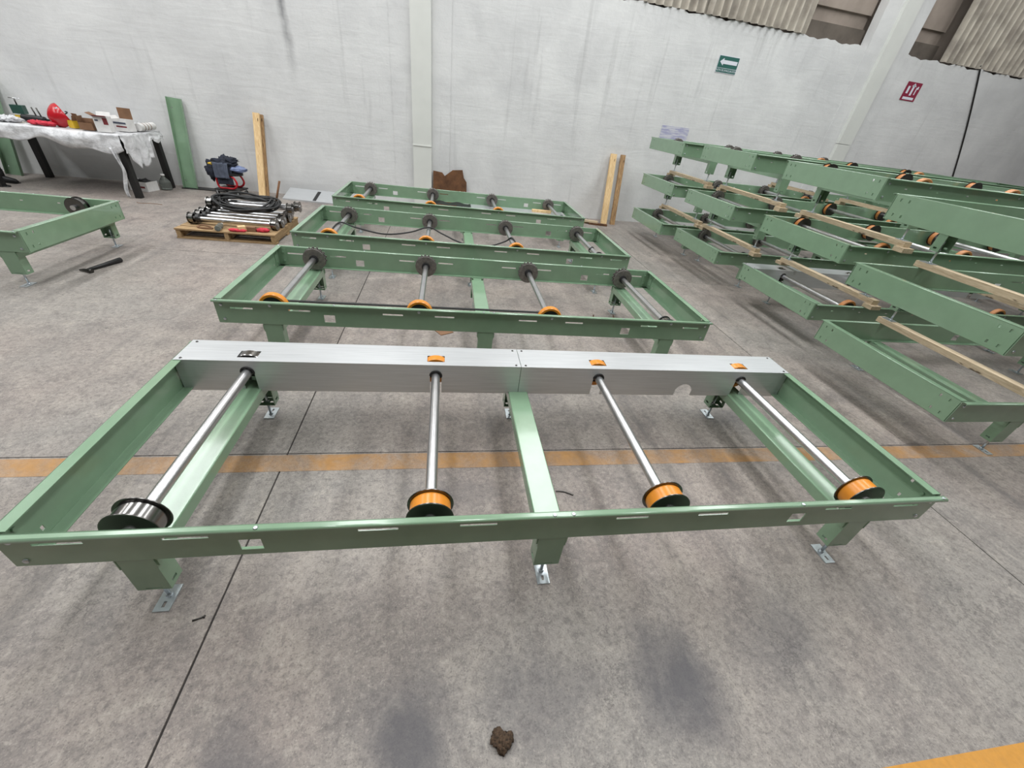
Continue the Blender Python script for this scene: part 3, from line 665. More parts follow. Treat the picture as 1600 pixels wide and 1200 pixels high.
for k, a in enumerate(x3):
    mb = MB(); yy = y3 + (0.20 if k < 3 else 0.42); pts = [(a + 0.034 * math.cos(2 * math.pi * q / 16), yy + 0.012 * math.sin(q * 0.8), CZ - 0.006 + 0.036 * math.sin(2 * math.pi * q / 16)) for q in range(17)]
    mb.tube(pts, 0.007, 6); tag(mb.build('shaft_tie', 'black'), 'black loop tied round the %s roller shaft of the third floor frame' % ('first', 'second', 'third', 'fourth')[k], 'cable tie', 'loops on roller shafts')
one('metal_sheet', lambda mb: mb.box(-0.30, 1.72, 6.72, 7.08, 0.327, 0.333), 'galv', 'grey metal sheet lying inside the farthest floor frame', 'metal sheet')
one('rubber_mat', lambda mb: mb.grid(lambda u, v: (-0.76 + 0.72 * u, 6.78 + 0.22 * v, 0.337 + 0.02 * math.sin(u * 7) ** 2 * (0.4 + v)), 14, 4), 'black', 'black rubber strip lying on the sheet inside the farthest floor frame', 'rubber mat')
one('wood_offcut', lambda mb: mb.box(1.12, 1.48, 6.88, 6.96, 0.334, 0.372), 'pine', 'pale wood offcut lying on the sheet inside the farthest floor frame', 'wood offcut')
# ------------------------------------------------------------------ small things on the floor
def hammer():
    t = thing('hammer', 'black hammer lying on the floor right of the frame cut off at left', 'hammer', (-4.11, 3.76, 0.0), R(72))
    mb = MB(); mb.tube([(-0.17, 0, 0.020), (0.0, 0, 0.022), (0.19, 0, 0.026)], [0.014, 0.019, 0.026], 10); mb.build('handle', 'black', t)
    mb = MB(); mb.tube([(-0.175, -0.065, 0.018), (-0.175, -0.03, 0.018), (-0.175, 0.025, 0.018), (-0.185, 0.07, 0.014)], [0.021, 0.020, 0.016, 0.008], 10); mb.build('head', 'darksteel', t)
hammer()
def clod(mb):
    from mathutils import noise as mn
    for c, r_, s_ in (((-0.012, 0.004, 0.010), 0.028, 1), ((0.022, 0.003, 0.008), 0.018, 2), ((-0.004, -0.022, 0.007), 0.018, 3), ((0.006, -0.008, 0.012), 0.022, 4), ((-0.018, 0.022, 0.006), 0.016, 5)):
        blob(mb, c, (r_, r_, 0.013), 0.55, s_, 18, 10, 0.0, 4.0)
one('dried_clod', clod, 'sludge', 'small dark brown clod of dirt on the floor at the bottom of the picture', 'dirt clod', None, (-0.266, -0.592, 0.0))
one('screw', lambda mb: (mb.tube([(-0.018, -0.006, 0.004), (0.018, 0.008, 0.004)], 0.0035, 8), mb.lathe([(0, 0.007), (0.004, 0.006)], (0.019, 0.008, 0.004), 'x', 10)), 'darksteel', 'tiny dark screw on the floor beside the long floor joint', 'screw', None, (-1.482, -0.075, 0))
one('cardboard_scrap', lambda mb: mb.hexa([(-0.09, 0.06, 0), (-0.02, -0.05, 0), (0.10, 0.02, 0), (0.05, 0.12, 0), (-0.09, 0.06, 0.006), (-0.02, -0.05, 0.006), (0.10, 0.02, 0.006), (0.05, 0.12, 0.006)]), 'cardboard', 'flat tan cardboard scrap on the floor under the second floor frame', 'cardboard', None, (-0.50, 2.52, 0))
one('bent_bracket', lambda mb: mb.tube(smooth_path([(-0.12, 0.02, 0.03), (-0.11, 0.0, 0.006), (0.0, -0.02, 0.006), (0.11, -0.03, 0.006), (0.125, 0.03, 0.03)], 5), 0.007, 6), 'oldboard', 'small rusty bent strip on the floor inside the second floor frame', 'metal strip', None, (1.33, 3.03, 0))
one('wire_offcut', lambda mb: mb.tube(smooth_path([(-0.05, 0.02, 0.004), (0.0, 0.012, 0.004), (0.05, -0.015, 0.004)], 6), 0.004, 6), 'darksteel', 'short dark wire offcut on the floor right of the middle cross member', 'wire', None, (0.24, 0.51, 0))
one('hatch_plate', lambda mb: mb.box(3.22, 3.40, 0.90, 1.10, 0.0, 0.004), 'concrete', 'small grey plate on the floor beside the nearest stack', 'plate')
# ------------------------------------------------------------------ timber, beams and boards against the wall
def plank(name, mat, x0, x1, ya, yb, z, t, label, cat='timber'):
    """leaning plank as local-z mesh so that the grain runs along it"""
    a = Vector(((x0[0] + x0[1]) / 2, ya, 0)); b = Vector(((x1[0] + x1[1]) / 2, yb, z)); d = b - a; h = d.length
    mb = MB(); w = (x0[1] - x0[0]) / 2; mb.box(-w, w, 0, t, 0, h); o = mb.build(name, mat, None, a); o.rotation_euler = d.to_track_quat('Z', 'Y').to_euler()
    return tag(o, label, cat)
def lean(name, mat, xb, xt, w, ya, yb, z, t, label, cat='timber'):
    a = Vector((xb, ya, 0)); b = Vector((xt, yb, z)); d = (b - a); h = d.length; dz = d.normalized(); dx = Vector((1, 0, 0)); dx = (dx - dz * dx.dot(dz)).normalized(); dy = dz.cross(dx)
    mb = MB(); mb.box(-w / 2, w / 2, 0, t, 0, h)
    o = mb.build(name, mat); o.matrix_world = Matrix((dx, dy, dz)).transposed().to_4x4(); o.location = a + Vector((0, 0, 0.0)); return tag(o, label, cat)
lean('timber_plank', 'pine', -3.885, -3.83, 0.105, 7.66, WALL(-3.85) - 0.14, 1.33, 0.045, 'pale knotty plank leaning on the wall right of the seat with clothes')
lean('timber_plank', 'bark_wood', -3.835, -3.785, 0.09, 7.72, WALL(-3.78) - 0.09, 1.31, 0.045, 'darker plank edge leaning just behind the pale knotty plank')
lean('timber_plank', 'pine', 2.99, 3.02, 0.13, 7.97, WALL(3.0) - 0.10, 1.34, 0.05, 'pale sawn plank leaning on the wall left of the stacked frames')
lean('timber_plank', 'bark_wood', 3.20, 3.235, 0.10, 7.98, WALL(3.2) - 0.10, 1.34, 0.05, 'rough barky plank leaning on the wall beside the pale sawn plank')
rnd = random.Random(5)
for k, (x, y, l_, a, z) in enumerate(((2.62, 7.98, 0.42, 20, 0.0), (2.55, 7.90, 0.5, -14, 0.036), (2.80, 7.82, 0.4, -8, 0.0), (2.45, 8.08, 0.3, 50, 0.0))):
    mb = MB(); mb.box(-0.04, 0.04, -0.018, 0.018, -l_ / 2, l_ / 2); o = mb.build('wood_offcut', ('pine', 'batten_wood', 'oldboard', 'batten_wood')[k], None, (x, y, z + 0.018)); o.rotation_euler = (R(90), 0, R(90 + a))
    tag(o, ('pale wood offcut on the floor, lowest of the heap by the leaning planks', 'brownish wood offcut lying across the heap by the leaning planks', 'dark wood offcut on the floor right under the leaning planks', 'short wood offcut at the back of the heap by the leaning planks')[k], 'wood offcut', 'wood offcuts by the planks')
def channel(x0, x1, ya, yb, z, w, label):
    a = Vector((x0, ya, 0)); b = Vector((x1, yb, z)); d = b - a; h = d.length; dz = d.normalized(); dx = (Vector((1, 0, 0)) - dz * dz.x).normalized(); dy = dz.cross(dx)
    mb = MB(); mb.plate((0, 0, 0), (1, 0, 0), (0, 0, 1), (0, 1, 0), (-w / 2 + 0.004, w / 2 - 0.004), (0, h), 0.005, [(-w / 2 + 0.03, -w / 2 + 0.046, zz, zz + 0.02) for zz in (0.12, h - 0.16)])
    for s_ in (-1, 1): mb.strip([(s_ * (w / 2 - 0.004), 0.0), (s_ * w / 2, -0.004), (s_ * w / 2, -0.05)][::(1 if s_ > 0 else -1)], 0, h, 0.005, 'x')
    # strip was extruded along local x: turn its vertices into the beam's own axes
    k = 0
    mv = []
    nplate = len(mb.v) - 2 * 12
    for i, p in enumerate(mb.v): mv.append(p if i < nplate else (p[1], p[2], p[0]))
    mb.v = mv
    o = mb.build('channel_beam', 'green'); o.matrix_world = Matrix((dx, dy, dz)).transposed().to_4x4(); o.location = a; return tag(o, label, 'steel beam', 'green beams leaning on the wall')
channel(-5.19, -5.11, 7.93, WALL(-5.1) - 0.03, 1.40, 0.215, 'green steel channel leaning on the wall right of the table')
channel(-7.83, -7.72, 7.78, WALL(-7.7) - 0.03, 1.42, 0.22, 'green steel channel leaning on the wall behind the left end of the table')
one('floor_plate', lambda mb: mb.box(-5.32, -4.62, 7.86, 8.06, 0.0, 0.012), 'blackpaint', 'long black plate on the floor under the leaning green channel', 'plate')
def brownboard(mb):
    outl = [(-0.765, 0.02), (-0.75, 0.68), (-0.57, 0.66), (-0.52, 0.60), (-0.36, 0.72), (-0.16, 0.74), (-0.13, 0.60), (-0.07, 0.52), (-0.05, 0.03)]
    i = len(mb.v); n = len(outl)
    mb.v += [wpt(x, 0.10 - 0.06 * z, z) for x, z in outl] + [wpt(x, 0.085 - 0.06 * z, z) for x, z in outl]
    mb.f.append(tuple(range(i, i + n))); mb.f.append(tuple(range(i + n, i + 2 * n))[::-1]); mb.sm += [False, False]
    for k in range(n): mb.f.append((i + k, i + n + k, i + n + (k + 1) % n, i + (k + 1) % n)); mb.sm.append(False)
one('broken_board', brownboard, 'oldboard', 'broken dark brown board leaning on the wall right of the middle column', 'board')
def cover_on_floor():
    t = thing('cover_sheet', 'galvanised cover lying on the floor by the wall left of the farthest floor frame', 'metal sheet', (-3.06, 7.86, 0), R(-5))
    mb = MB(); mb.hexa([(-0.46, -0.22, 0.02), (0.46, -0.22, 0.02), (0.46, 0.20, 0.14), (-0.46, 0.20, 0.14), (-0.46, -0.22, 0.024), (0.46, -0.22, 0.024), (0.46, 0.20, 0.144), (-0.46, 0.20, 0.144)]); mb.build('sheet', 'galv', t)
    mb = MB(); mb.box(-0.46, 0.46, -0.224, -0.22, 0.0, 0.024); mb.box(-0.46, 0.46, 0.196, 0.20, 0.0, 0.14); mb.build('skirt', 'galv', t)
    mb = MB(); mb.hexa([(0.08, -0.20, 0.027), (0.14, -0.20, 0.027), (0.14, 0.14, 0.125), (0.08, 0.14, 0.125), (0.08, -0.20, 0.034), (0.14, -0.20, 0.034), (0.14, 0.14, 0.132), (0.08, 0.14, 0.132)]); mb.build('rubber_strip', 'black', t)
cover_on_floor()
# ------------------------------------------------------------------ pallet with rollers
def pallet():
    t = thing('wooden_pallet', 'low wooden pallet carrying loose rollers and black belts', 'pallet', (-3.37, 5.44, 0))
    for k in range(3):
        mb = MB(); x = (-0.57, 0.0, 0.57)[k]; mb.box(-0.025, 0.025, -0.045, 0.045, -0.52, 0.52); o = mb.build('stringer', 'pallet_wood', t, (x, 0, 0.065)); o.rotation_euler = (R(-90), 0, 0)
    for k in range(7):
        y = -0.46 + k * 0.1533; mb = MB(); mb.box(-0.066, 0.066, -0.009, 0.009, -0.605, 0.605); o = mb.build('deck_board', 'pallet_wood', t, (0, y, 0.119)); o.rotation_euler = (R(90), 0, R(90))
    for k in range(3):
        y = (-0.47, 0, 0.47)[k]; mb = MB(); mb.box(-0.05, 0.05, -0.009, 0.009, -0.605, 0.605); o = mb.build('bottom_board', 'pallet_wood', t, (0, y, 0.0095)); o.rotation_euler = (R(90), 0, R(90))
pallet()
def loose_roller(x, y, z, rz, label, tilt=0.0):
    t = thing('loose_roller', label, 'roller', (x, y, z), rz, 'rollers on the pallet'); t.rotation_euler = (0, tilt, rz)
    me = cached('lr_shaft', 'steel', lambda mb: mb.lathe([(-0.56, 0.012), (-0.56, 0.026), (0.56, 0.026), (0.56, 0.012)], (0, 0, 0), 'x', 16)); ob('shaft', me, t)
    me = cached('lr_drum', 'drum', lambda mb: mb.lathe([(-0.036, 0.03), (-0.036, 0.075), (-0.03, 0.075), (-0.03, 0.062), (0.03, 0.062), (0.03, 0.075), (0.036, 0.075), (0.036, 0.03)], (0, 0, 0), 'x', 24)); 
    for e in (-1, 1): ob('drum', me, t, (e * 0.515, 0, 0))
    me = cached('lr_collar', 'blackpaint', lambda mb: mb.lathe([(-0.02, 0.027), (-0.02, 0.055), (0.02, 0.055), (0.02, 0.027)], (0, 0, 0), 'x', 20)); ob('collar', me, t, (-0.44, 0, 0))
ords = ['nearest', 'second nearest', 'third nearest', 'fourth nearest', 'fifth nearest']
for k in range(5): loose_roller(-3.34 + 0.02 * (k % 2), 5.17 + 0.155 * k, 0.128 + 0.0765, R(-1.5 + k * 0.4), 'bare steel roller on the pallet, %s of the lower layer' % ords[k])
for k in range(2): loose_roller(-3.24 + 0.06 * k, 5.56 + 0.155 * k, 0.128 + 0.0765 + 0.131, R(1 - k), 'bare steel roller in the upper layer on the pallet, %s one' % ('nearer', 'farther')[k])
for q in range(9):
    mb = MB(); rr = random.Random(q); cx_, cy_ = -3.26 + rr.uniform(-.05, .05), 5.50 + rr.uniform(-.06, .06); a_ = 0.40 + rr.uniform(-.06, .05); b_ = 0.20 + rr.uniform(-.07, .05); pts = []
    for k in range(49):
        a = 2 * math.pi * k / 48; pts.append((cx_ + a_ * math.cos(a), cy_ + b_ * math.sin(a) - 0.10 * math.cos(a) * 0.3, 0.395 + q * 0.006 + 0.015 * math.sin(3 * a + q) - 0.10 * max(0, -math.sin(a)) ))
    mb.tube(pts, 0.013, 8); tag(mb.build('belt_loop', 'black'), 'black rubber belt loop piled on the rollers of the pallet', 'belt', 'belt loops on the pallet')
def pallet_bits():
    t = thing('water_bottle', 'clear plastic bottle lying on the front of the pallet', 'bottle', (-3.47, 5.02, 0.128 + 0.036), R(100))
    mb = MB(); mb.lathe([(-0.11, 0.02), (-0.11, 0.034), (0.05, 0.034), (0.085, 0.015), (0.11, 0.014)], (0, 0, 0), 'x', 18, crease=False); mb.build('body', 'glass', t)
    mb = MB(); mb.lathe([(0.105, 0.016), (0.125, 0.016)], (0, 0, 0), 'x', 14); mb.build('cap', 'white', t)
    one('wood_block', lambda mb: mb.cbox((-3.19, 4.995, 0.128 + 0.034), (0.09, 0.07, 0.068), rotz(R(35))), 'pine', 'pale wood block on the front edge of the pallet', 'wood block')
    one('wood_block', lambda mb: mb.cbox((-3.08, 5.02, 0.128 + 0.03), (0.10, 0.06, 0.06), rotz(R(5))), 'cardboard', 'brown wood block beside the pale block on the pallet', 'wood block')
    one('work_glove', lambda mb: [blob(mb, (-3.29 + 0.055 * k, 4.965 - 0.012 * (k % 2), 0.146), (0.05, 0.03, 0.022), 0.5, k, 14, 8, 0.129) for k in range(3)], 'redcloth', 'dark red glove hanging at the front of the pallet', 'glove')
    one('red_rag', lambda mb: [blob(mb, (-2.97 + 0.05 * k, 5.03 + 0.01 * k, 0.15), (0.055, 0.04, 0.028), 0.6, k + 9, 14, 8, 0.129) for k in range(2)], 'redcloth', 'bright red rag at the right front of the pallet', 'rag')
    one('leather_strap', lambda mb: mb.tube(smooth_path([(-3.74, 5.01, 0.14), (-3.70, 5.05, 0.155), (-3.60, 5.04, 0.145), (-3.55, 4.99, 0.14), (-3.63, 4.97, 0.14), (-3.73, 5.0, 0.14)], 6), 0.010, 6), 'cardboard', 'brown strap loop on the left front of the pallet', 'strap')
    one('iron_bar', lambda mb: mb.tube([(-2.93, 5.62, 0.36), (-2.86, 5.75, 0.66)], 0.014, 8), 'oldboard', 'rusty iron bar sticking up out of the rollers on the pallet', 'bar')
pallet_bits()
# ------------------------------------------------------------------ mechanic's seat with clothes
SX, SY = -4.42, 7.76
def seat():
    t = thing('rolling_seat', 'low black rolling workshop seat with red tube frame by the wall', 'stool', (SX, SY, 0), R(-6))
    mb = MB(); mb.box(-0.21, 0.21, -0.17, 0.17, 0.085, 0.105); mb.build('tray', 'blackpaint', t)
    for sx_ in (-1, 1):
        mb = MB(); y = 0.12 * sx_
        mb.tube(smooth_path([(-0.14, y, 0.32), (-0.155, y, 0.22), (-0.13, y, 0.125), (0.0, y, 0.12), (0.12, y, 0.125), (0.185, y, 0.2), (0.15, y, 0.30), (0.08, y, 0.325)], 6), 0.017, 10); mb.build('tube_frame', 'red', t)
    mb = MB(); mb.lathe([(0, 0.12), (0.008, 0.14), (0.04, 0.14), (0.05, 0.12)], (0, 0, 0), 'z', 24); o = mb.build('seat_pad', 'black', t, (0.04, 0, 0.327)); o.scale = (1.55, 1.15, 1)
    for cx_ in (-0.18, 0.18):
        for cy_ in (-0.14, 0.14):
            mb = MB(); mb.lathe([(-0.011, 0.008), (-0.011, 0.03), (0.011, 0.03), (0.011, 0.008)], (cx_, cy_, 0.030), 'y', 14); w_ = mb.build('caster', 'black', t)
            mb = MB(); mb.box(cx_ - 0.012, cx_ + 0.012, cy_ - 0.017, cy_ - 0.013, 0.025, 0.087); mb.box(cx_ - 0.012, cx_ + 0.012, cy_ + 0.013, cy_ + 0.017, 0.025, 0.087); mb.build('caster_fork', 'zinc', w_)
seat()
def drape(mb, cx_, cy_, z, w, h, d, seed, lean_=0.0):     # cloth hanging over the pad edge
    from mathutils import noise as mn
    def f(u, v):
        x = cx_ + (u - 0.5) * w * (1 - 0.1 * v); a = v
        y = cy_ + d * (0.5 - a) if a < 0.4 else cy_ + d * 0.1 - 0.05 * (a - 0.4); zz = z + 0.03 * math.sin(a * 3) if a < 0.4 else z + 0.028 - h * (a - 0.4) / 0.6
        n = mn.noise(Vector((u * 4 + seed, v * 2, seed)))
        return (x + lean_ * a + 0.015 * n, y - 0.035 * abs(mn.noise(Vector((u * 7, seed, v)))) * (0.3 + a), zz + 0.012 * n)
    mb.grid(f, 20, 20)
def cloth_thing(name, mats, fn, label):
    mb = MB(); fn(mb); o = tag(mb.build(name, mats), label, 'clothing', 'clothes on the rolling seat'); md = o.modifiers.new('thickness', 'SOLIDIFY'); md.thickness = 0.006; return o
cloth_thing('work_jacket', 'navy', lambda mb: (blob(mb, (SX - 0.02, SY, 0.49), (0.20, 0.13, 0.115), 0.55, 3, 28, 18, 0.383), blob(mb, (SX - 0.20, SY - 0.05, 0.38), (0.12, 0.10, 0.15), 0.4, 8, 22, 14), blob(mb, (SX + 0.10, SY + 0.02, 0.56), (0.10, 0.09, 0.05), 0.6, 5, 20, 12)), 'dark navy jacket heaped on the rolling seat')
cloth_thing('grey_garment', 'greycloth', lambda mb: drape(mb, SX - 0.03, SY - 0.15, 0.50, 0.26, 0.24, 0.12, 2), 'grey blue garment hanging over the front of the rolling seat')
cloth_thing('dark_trousers', 'navy', lambda mb: drape(mb, SX - 0.0, SY - 0.125, 0.42, 0.28, 0.26, 0.08, 6), 'dark trousers hanging under the grey garment on the rolling seat')
cloth_thing('blue_bag', 'blueplastic', lambda mb: blob(mb, (SX + 0.20, SY - 0.02, 0.435), (0.14, 0.11, 0.055), 0.35, 11, 24, 14, 0.38), 'crumpled blue plastic bag on the right of the rolling seat')
cloth_thing('safety_strap', 'yellow', lambda mb: blob(mb, (SX - 0.19, SY - 0.11, 0.505), (0.05, 0.03, 0.02), 0.3, 4, 14, 8), 'yellow green strip showing at the left of the clothes heap')
# ------------------------------------------------------------------ work table
TX0, TX1, TY0, TY1, TZ = -7.43, -5.42, 6.84, 7.90, 0.89
def table():
    t = thing('work_table', 'long work table with black square legs under white plastic film', 'table', ((TX0 + TX1) / 2, (TY0 + TY1) / 2, 0))
    hx, hy = (TX1 - TX0) / 2, (TY1 - TY0) / 2
    mb = MB(); mb.box(-hx, hx, -hy, hy, TZ - 0.022, TZ - 0.004); mb.build('tabletop', 'darksteel', t)
    mb = MB(); mb.box(-hx + 0.03, hx - 0.03, -hy + 0.03, -hy + 0.08, TZ - 0.085, TZ - 0.022); mb.box(-hx + 0.03, hx - 0.03, hy - 0.08, hy - 0.03, TZ - 0.085, TZ - 0.022)
    mb.box(-hx + 0.03, -hx + 0.08, -hy + 0.08, hy - 0.08, TZ - 0.085, TZ - 0.022); mb.box(hx - 0.08, hx - 0.03, -hy + 0.08, hy - 0.08, TZ - 0.085, TZ - 0.022); mb.build('apron', 'blackpaint', t)
    for sx_ in (-1, 1):
        for sy_ in (-1, 1): mb = MB(); x, y = sx_ * (hx - 0.055), sy_ * (hy - 0.055); mb.box(x - 0.042, x + 0.042, y - 0.042, y + 0.042, 0.0, TZ - 0.085); mb.build('leg', 'blackpaint', t)
table()
def film_cover(mb):
    from mathutils import noise as mn
    def f(u, v):                                       # top then over the front edge
        x = TX0 - 0.02 + (TX1 - TX0 + 0.04) * u; hang = 0.20 + 0.05 * math.sin(x * 4.1) + 0.03 * math.sin(x * 11); n = mn.noise(Vector((x * 3, v * 5, 1.3)))
        if v < 0.6: s_ = v / 0.6; return (x, TY1 - (TY1 - TY0 + 0.012) * s_, TZ + 0.001 + 0.010 * abs(n) * (1 - s_ * 0.4))
        s_ = (v - 0.6) / 0.4; return (x + 0.02 * n * s_, TY0 - 0.014 - 0.05 * math.sin(s_ * math.pi) * (0.5 + 0.5 * math.sin(x * 6 + s_)) - 0.02 * abs(n) - 0.004 * s_, TZ + 0.002 - hang * s_)
    mb.grid(f, 90, 30)
    def g(u, v):                                       # right end
        y = TY0 - 0.015 + (TY1 - TY0 + 0.01) * u; s_ = v; n = mn.noise(Vector((y * 6, v * 4, 4.3)))
        hang = 0.24 if u < 0.05 else (0.24 + 0.26 * (u - 0.05) / 0.18 if u < 0.23 else (0.44 - 0.03 * math.sin(u * 30) if u < 0.5 else (0.36 if u < 0.62 else 0.13 + 0.03 * math.sin(u * 25))))
        return (TX1 + 0.018 + 0.03 * abs(math.sin(y * 14)) * (0.3 + s_) + 0.015 * n, y + 0.02 * n * s_, TZ + 0.004 - hang * s_)
    mb.grid(g, 60, 16)
    def h(u, v):                                       # loose tail down the inner side of the near leg
        s_ = v; return (TX1 - 0.17 + 0.05 * u + 0.07 * math.sin(s_ * 5) * 0.6 + 0.04 * s_, TY0 - 0.025 - 0.02 * math.sin(u * 6 + s_ * 9), TZ - 0.17 - 0.70 * s_)
    mb.grid(h, 8, 30)
mb = MB(); film_cover(mb); o = tag(mb.build('plastic_film', 'film'), 'crumpled white plastic film draped over the work table', 'plastic film'); md = o.modifiers.new('thickness', 'SOLIDIFY'); md.thickness = 0.003
ZT_ = TZ + 0.016
def vise():
    t = thing('bench_vise', 'dark green and yellow clamp with a T handle at the left of the table', 'clamp', (-6.93, 7.30, ZT_), R(8))
    mb = MB(); mb.box(-0.07, 0.07, -0.05, 0.05, 0.09, 0.20); mb.build('upper_jaw', 'greenplastic', t)
    mb = MB(); mb.box(-0.062, 0.062, -0.045, 0.045, 0.0, 0.075); mb.build('lower_jaw', 'yellow', t)
    mb = MB(); mb.box(-0.064, 0.064, -0.048, 0.048, 0.075, 0.09); mb.build('jaw_band', 'cream', t)
    mb = MB(); mb.tube([(0, 0, 0.2), (-0.0, 0, 0.285)], 0.009, 10); s_ = mb.build('screw_rod', 'darksteel', t)
    mb = MB(); mb.tube([(-0.065, 0, 0.285), (0.065, 0, 0.285)], 0.006, 8); mb.build('handle', 'steel', s_)
vise()
def black_tool():
    t = thing('power_tool', 'long black tool lying on the table in front of the clamp', 'tool', (-6.68, 7.20, ZT_), R(-4))
    mb = MB(); mb.lathe([(-0.19, 0.03), (-0.18, 0.045), (0.02, 0.048), (0.12, 0.04), (0.13, 0.02)], (0, 0, 0.05), 'x', 20); mb.build('body', 'black', t)
    mb = MB(); mb.tube([(0.12, 0, 0.05), (0.50, 0.02, 0.052)], 0.016, 10); mb.build('shaft', 'blackpaint', t)
    for x in (0.02, 0.085): mb = MB(); mb.tube([(x, 0.0, 0.08), (x - 0.02, 0.0, 0.20)], 0.009, 8); mb.build('lever', 'darksteel', t)
black_tool()
one('red_rag', lambda mb: [blob(mb, (-6.58 + 0.07 * k, 6.99 + 0.015 * (k % 2), ZT_ + 0.026), (0.065, 0.05, 0.032), 0.5, k + 20, 16, 10, ZT_ - 0.004) for k in range(4)], 'redcloth', 'pink red rag crumpled on the table in front of the black tool', 'rag')
def shield():
    t = thing('face_shield', 'shiny red face shield standing on the table', 'face shield', (-6.21, 7.14, ZT_ - 0.004), R(-12))
    rot = Matrix.Rotation(R(-24), 3, 'Y')
    def f(u, v):
        a = (u - 0.5) * 2.5; zz = v * 0.31; r_ = 0.135 * math.sin(math.pi * (0.16 + 0.80 * v)) ** 0.6
        return rot @ Vector((r_ * math.sin(a) * 1.15, -r_ * math.cos(a) * 0.9 - 0.05 * math.sin(v * 3.0), zz))
    mb = MB(); mb.grid(f, 24, 20); o = mb.build('shell', 'red', t); md = o.modifiers.new('thickness', 'SOLIDIFY'); md.thickness = 0.004
    mb = MB(); mb.tube([rot @ Vector((0.09 * math.cos(a), 0.07 * math.sin(a), 0.18)) for a in [math.pi * k / 12 for k in range(13)]], 0.008, 8); mb.build('headband', 'black', t)
    mb = MB(); mb.cbox((0.05, -0.150, 0.25), (0.035, 0.01, 0.018), Matrix.Rotation(R(-24), 3, 'Y')); mb.build('badge', 'signwhite', t)
shield()
def carton(name, x, y, w, d, h, mat, rz, label, flaps, panel=None):
    t = thing(name, label, 'box', (x, y, ZT_), R(rz))
    mb = MB(); e = 0.004
    mb.box(-w / 2, w / 2, -d / 2, -d / 2 + e, 0, h); mb.box(-w / 2, w / 2, d / 2 - e, d / 2, 0, h); mb.box(-w / 2, -w / 2 + e, -d / 2 + e, d / 2 - e, 0, h); mb.box(w / 2 - e, w / 2, -d / 2 + e, d / 2 - e, 0, h); mb.box(-w / 2 + e, w / 2 - e, -d / 2 + e, d / 2 - e, 0, e); mb.build('body', mat, t)
    for side, ang, ln, fm in flaps:
        mb = MB()
        if side in 'lr':
            s_ = -1 if side == 'l' else 1; m3 = Matrix.Rotation(R(ang * s_), 3, 'Y'); mb.cbox(Vector((s_ * w / 2, 0, h)) + m3 @ Vector((0, 0, ln / 2)), (0.003, d * 0.98, ln), m3)
        else:
            s_ = -1 if side == 'f' else 1; m3 = Matrix.Rotation(R(-ang * s_), 3, 'X'); mb.cbox(Vector((0, s_ * d / 2, h)) + m3 @ Vector((0, 0, ln / 2)), (w * 0.98, 0.003, ln), m3)
        mb.build('flap', fm, t)
    if panel:
        for (x0, x1, z0, z1, fm) in panel: mb = MB(); mb.box(x0, x1, -d / 2 - 0.002, -d / 2 - 0.0004, z0, z1); mb.build('print', fm, t)
    return t
carton('yellow_pad_box', -6.10, 7.08, 0.10, 0.12, 0.10, 'yellow', -20, 'yellow box with a brown flap right of the red face shield', [('r', 20, 0.07, 'cardboard'), ('b', -15, 0.09, 'cardboard')])
carton('brown_carton', -5.90, 7.05, 0.17, 0.15, 0.095, 'cardboard', 8, 'small open brown carton in the middle of the things on the table', [('l', -5, 0.08, 'cardboard'), ('b', 10, 0.05, 'cardboard')])
carton('white_carton', -5.66, 7.02, 0.17, 0.17, 0.20, 'white', 14, 'white open carton with a maroon side panel near the table corner', [('l', 62, 0.08, 'cardboard'), ('b', 30, 0.06, 'white'), ('f', 70, 0.05, 'maroon')], [(0.025, 0.08, 0.10, 0.185, 'maroon'), (-0.07, -0.03, 0.14, 0.16, 'greycloth')])
carton('white_carton', -5.58, 7.34, 0.20, 0.18, 0.16, 'white', -4, 'white and red carton with a big brown flap standing at the back of the table', [('b', 4, 0.15, 'cardboard'), ('l', 50, 0.06, 'white')], [(-0.06, 0.09, 0.055, 0.075, 'maroon'), (-0.09, 0.09, 0.10, 0.125, 'greycloth')])
one('film_bundle', lambda mb: [blob(mb, (-5.56 + 0.03 * k, 7.56 + 0.06 * k, ZT_ + 0.045), (0.09, 0.08, 0.055), 0.6, 30 + k, 22, 14, ZT_ - 0.004) for k in range(2)], 'film', 'crumpled bundle of clear film at the right end of the table', 'plastic film')
one('film_bundle', lambda mb: [blob(mb, (-6.98 + 0.09 * k, 7.02 + 0.03 * k, ZT_ + 0.03), (0.09, 0.08, 0.045), 0.7, 50 + k, 22, 14, ZT_ - 0.004) for k in range(2)], 'film', 'crumpled bundle of clear film at the left of the table by the clamp', 'plastic film')
def roll():
    t = thing('film_roll', 'white rolled sheet with brown straps lying along the right end of the table', 'roll', (TX1 - 0.04, 7.66, ZT_ + 0.058))
    mb = MB(); mb.lathe([(-0.20, 0.02), (-0.20, 0.055), (0.20, 0.055), (0.20, 0.02)], (0, 0, 0), 'y', 20); mb.build('sheet_roll', 'white', t)
    for y in (-0.1, -0.02, 0.06): mb = MB(); mb.lathe([(y - 0.008, 0.0565), (y + 0.008, 0.0565)], (0, 0, 0), 'y', 20, True, False); mb.build('strap', 'cardboard', t)
roll()
ZT_ = 0.0
carton('white_crate', -5.72, 7.50, 0.32, 0.24, 0.15, 'white', -12, 'white carton full of scrap on the floor under the table', [('l', 60, 0.08, 'white')], [(0.0, 0.12, 0.05, 0.08, 'maroon')])
one('scrap_bag', lambda mb: blob(mb, (-5.72, 7.50, 0.125), (0.12, 0.085, 0.045), 0.6, 41, 20, 12, 0.02), 'blackpaint', 'dark scrap heaped in the white carton under the table', 'scrap')
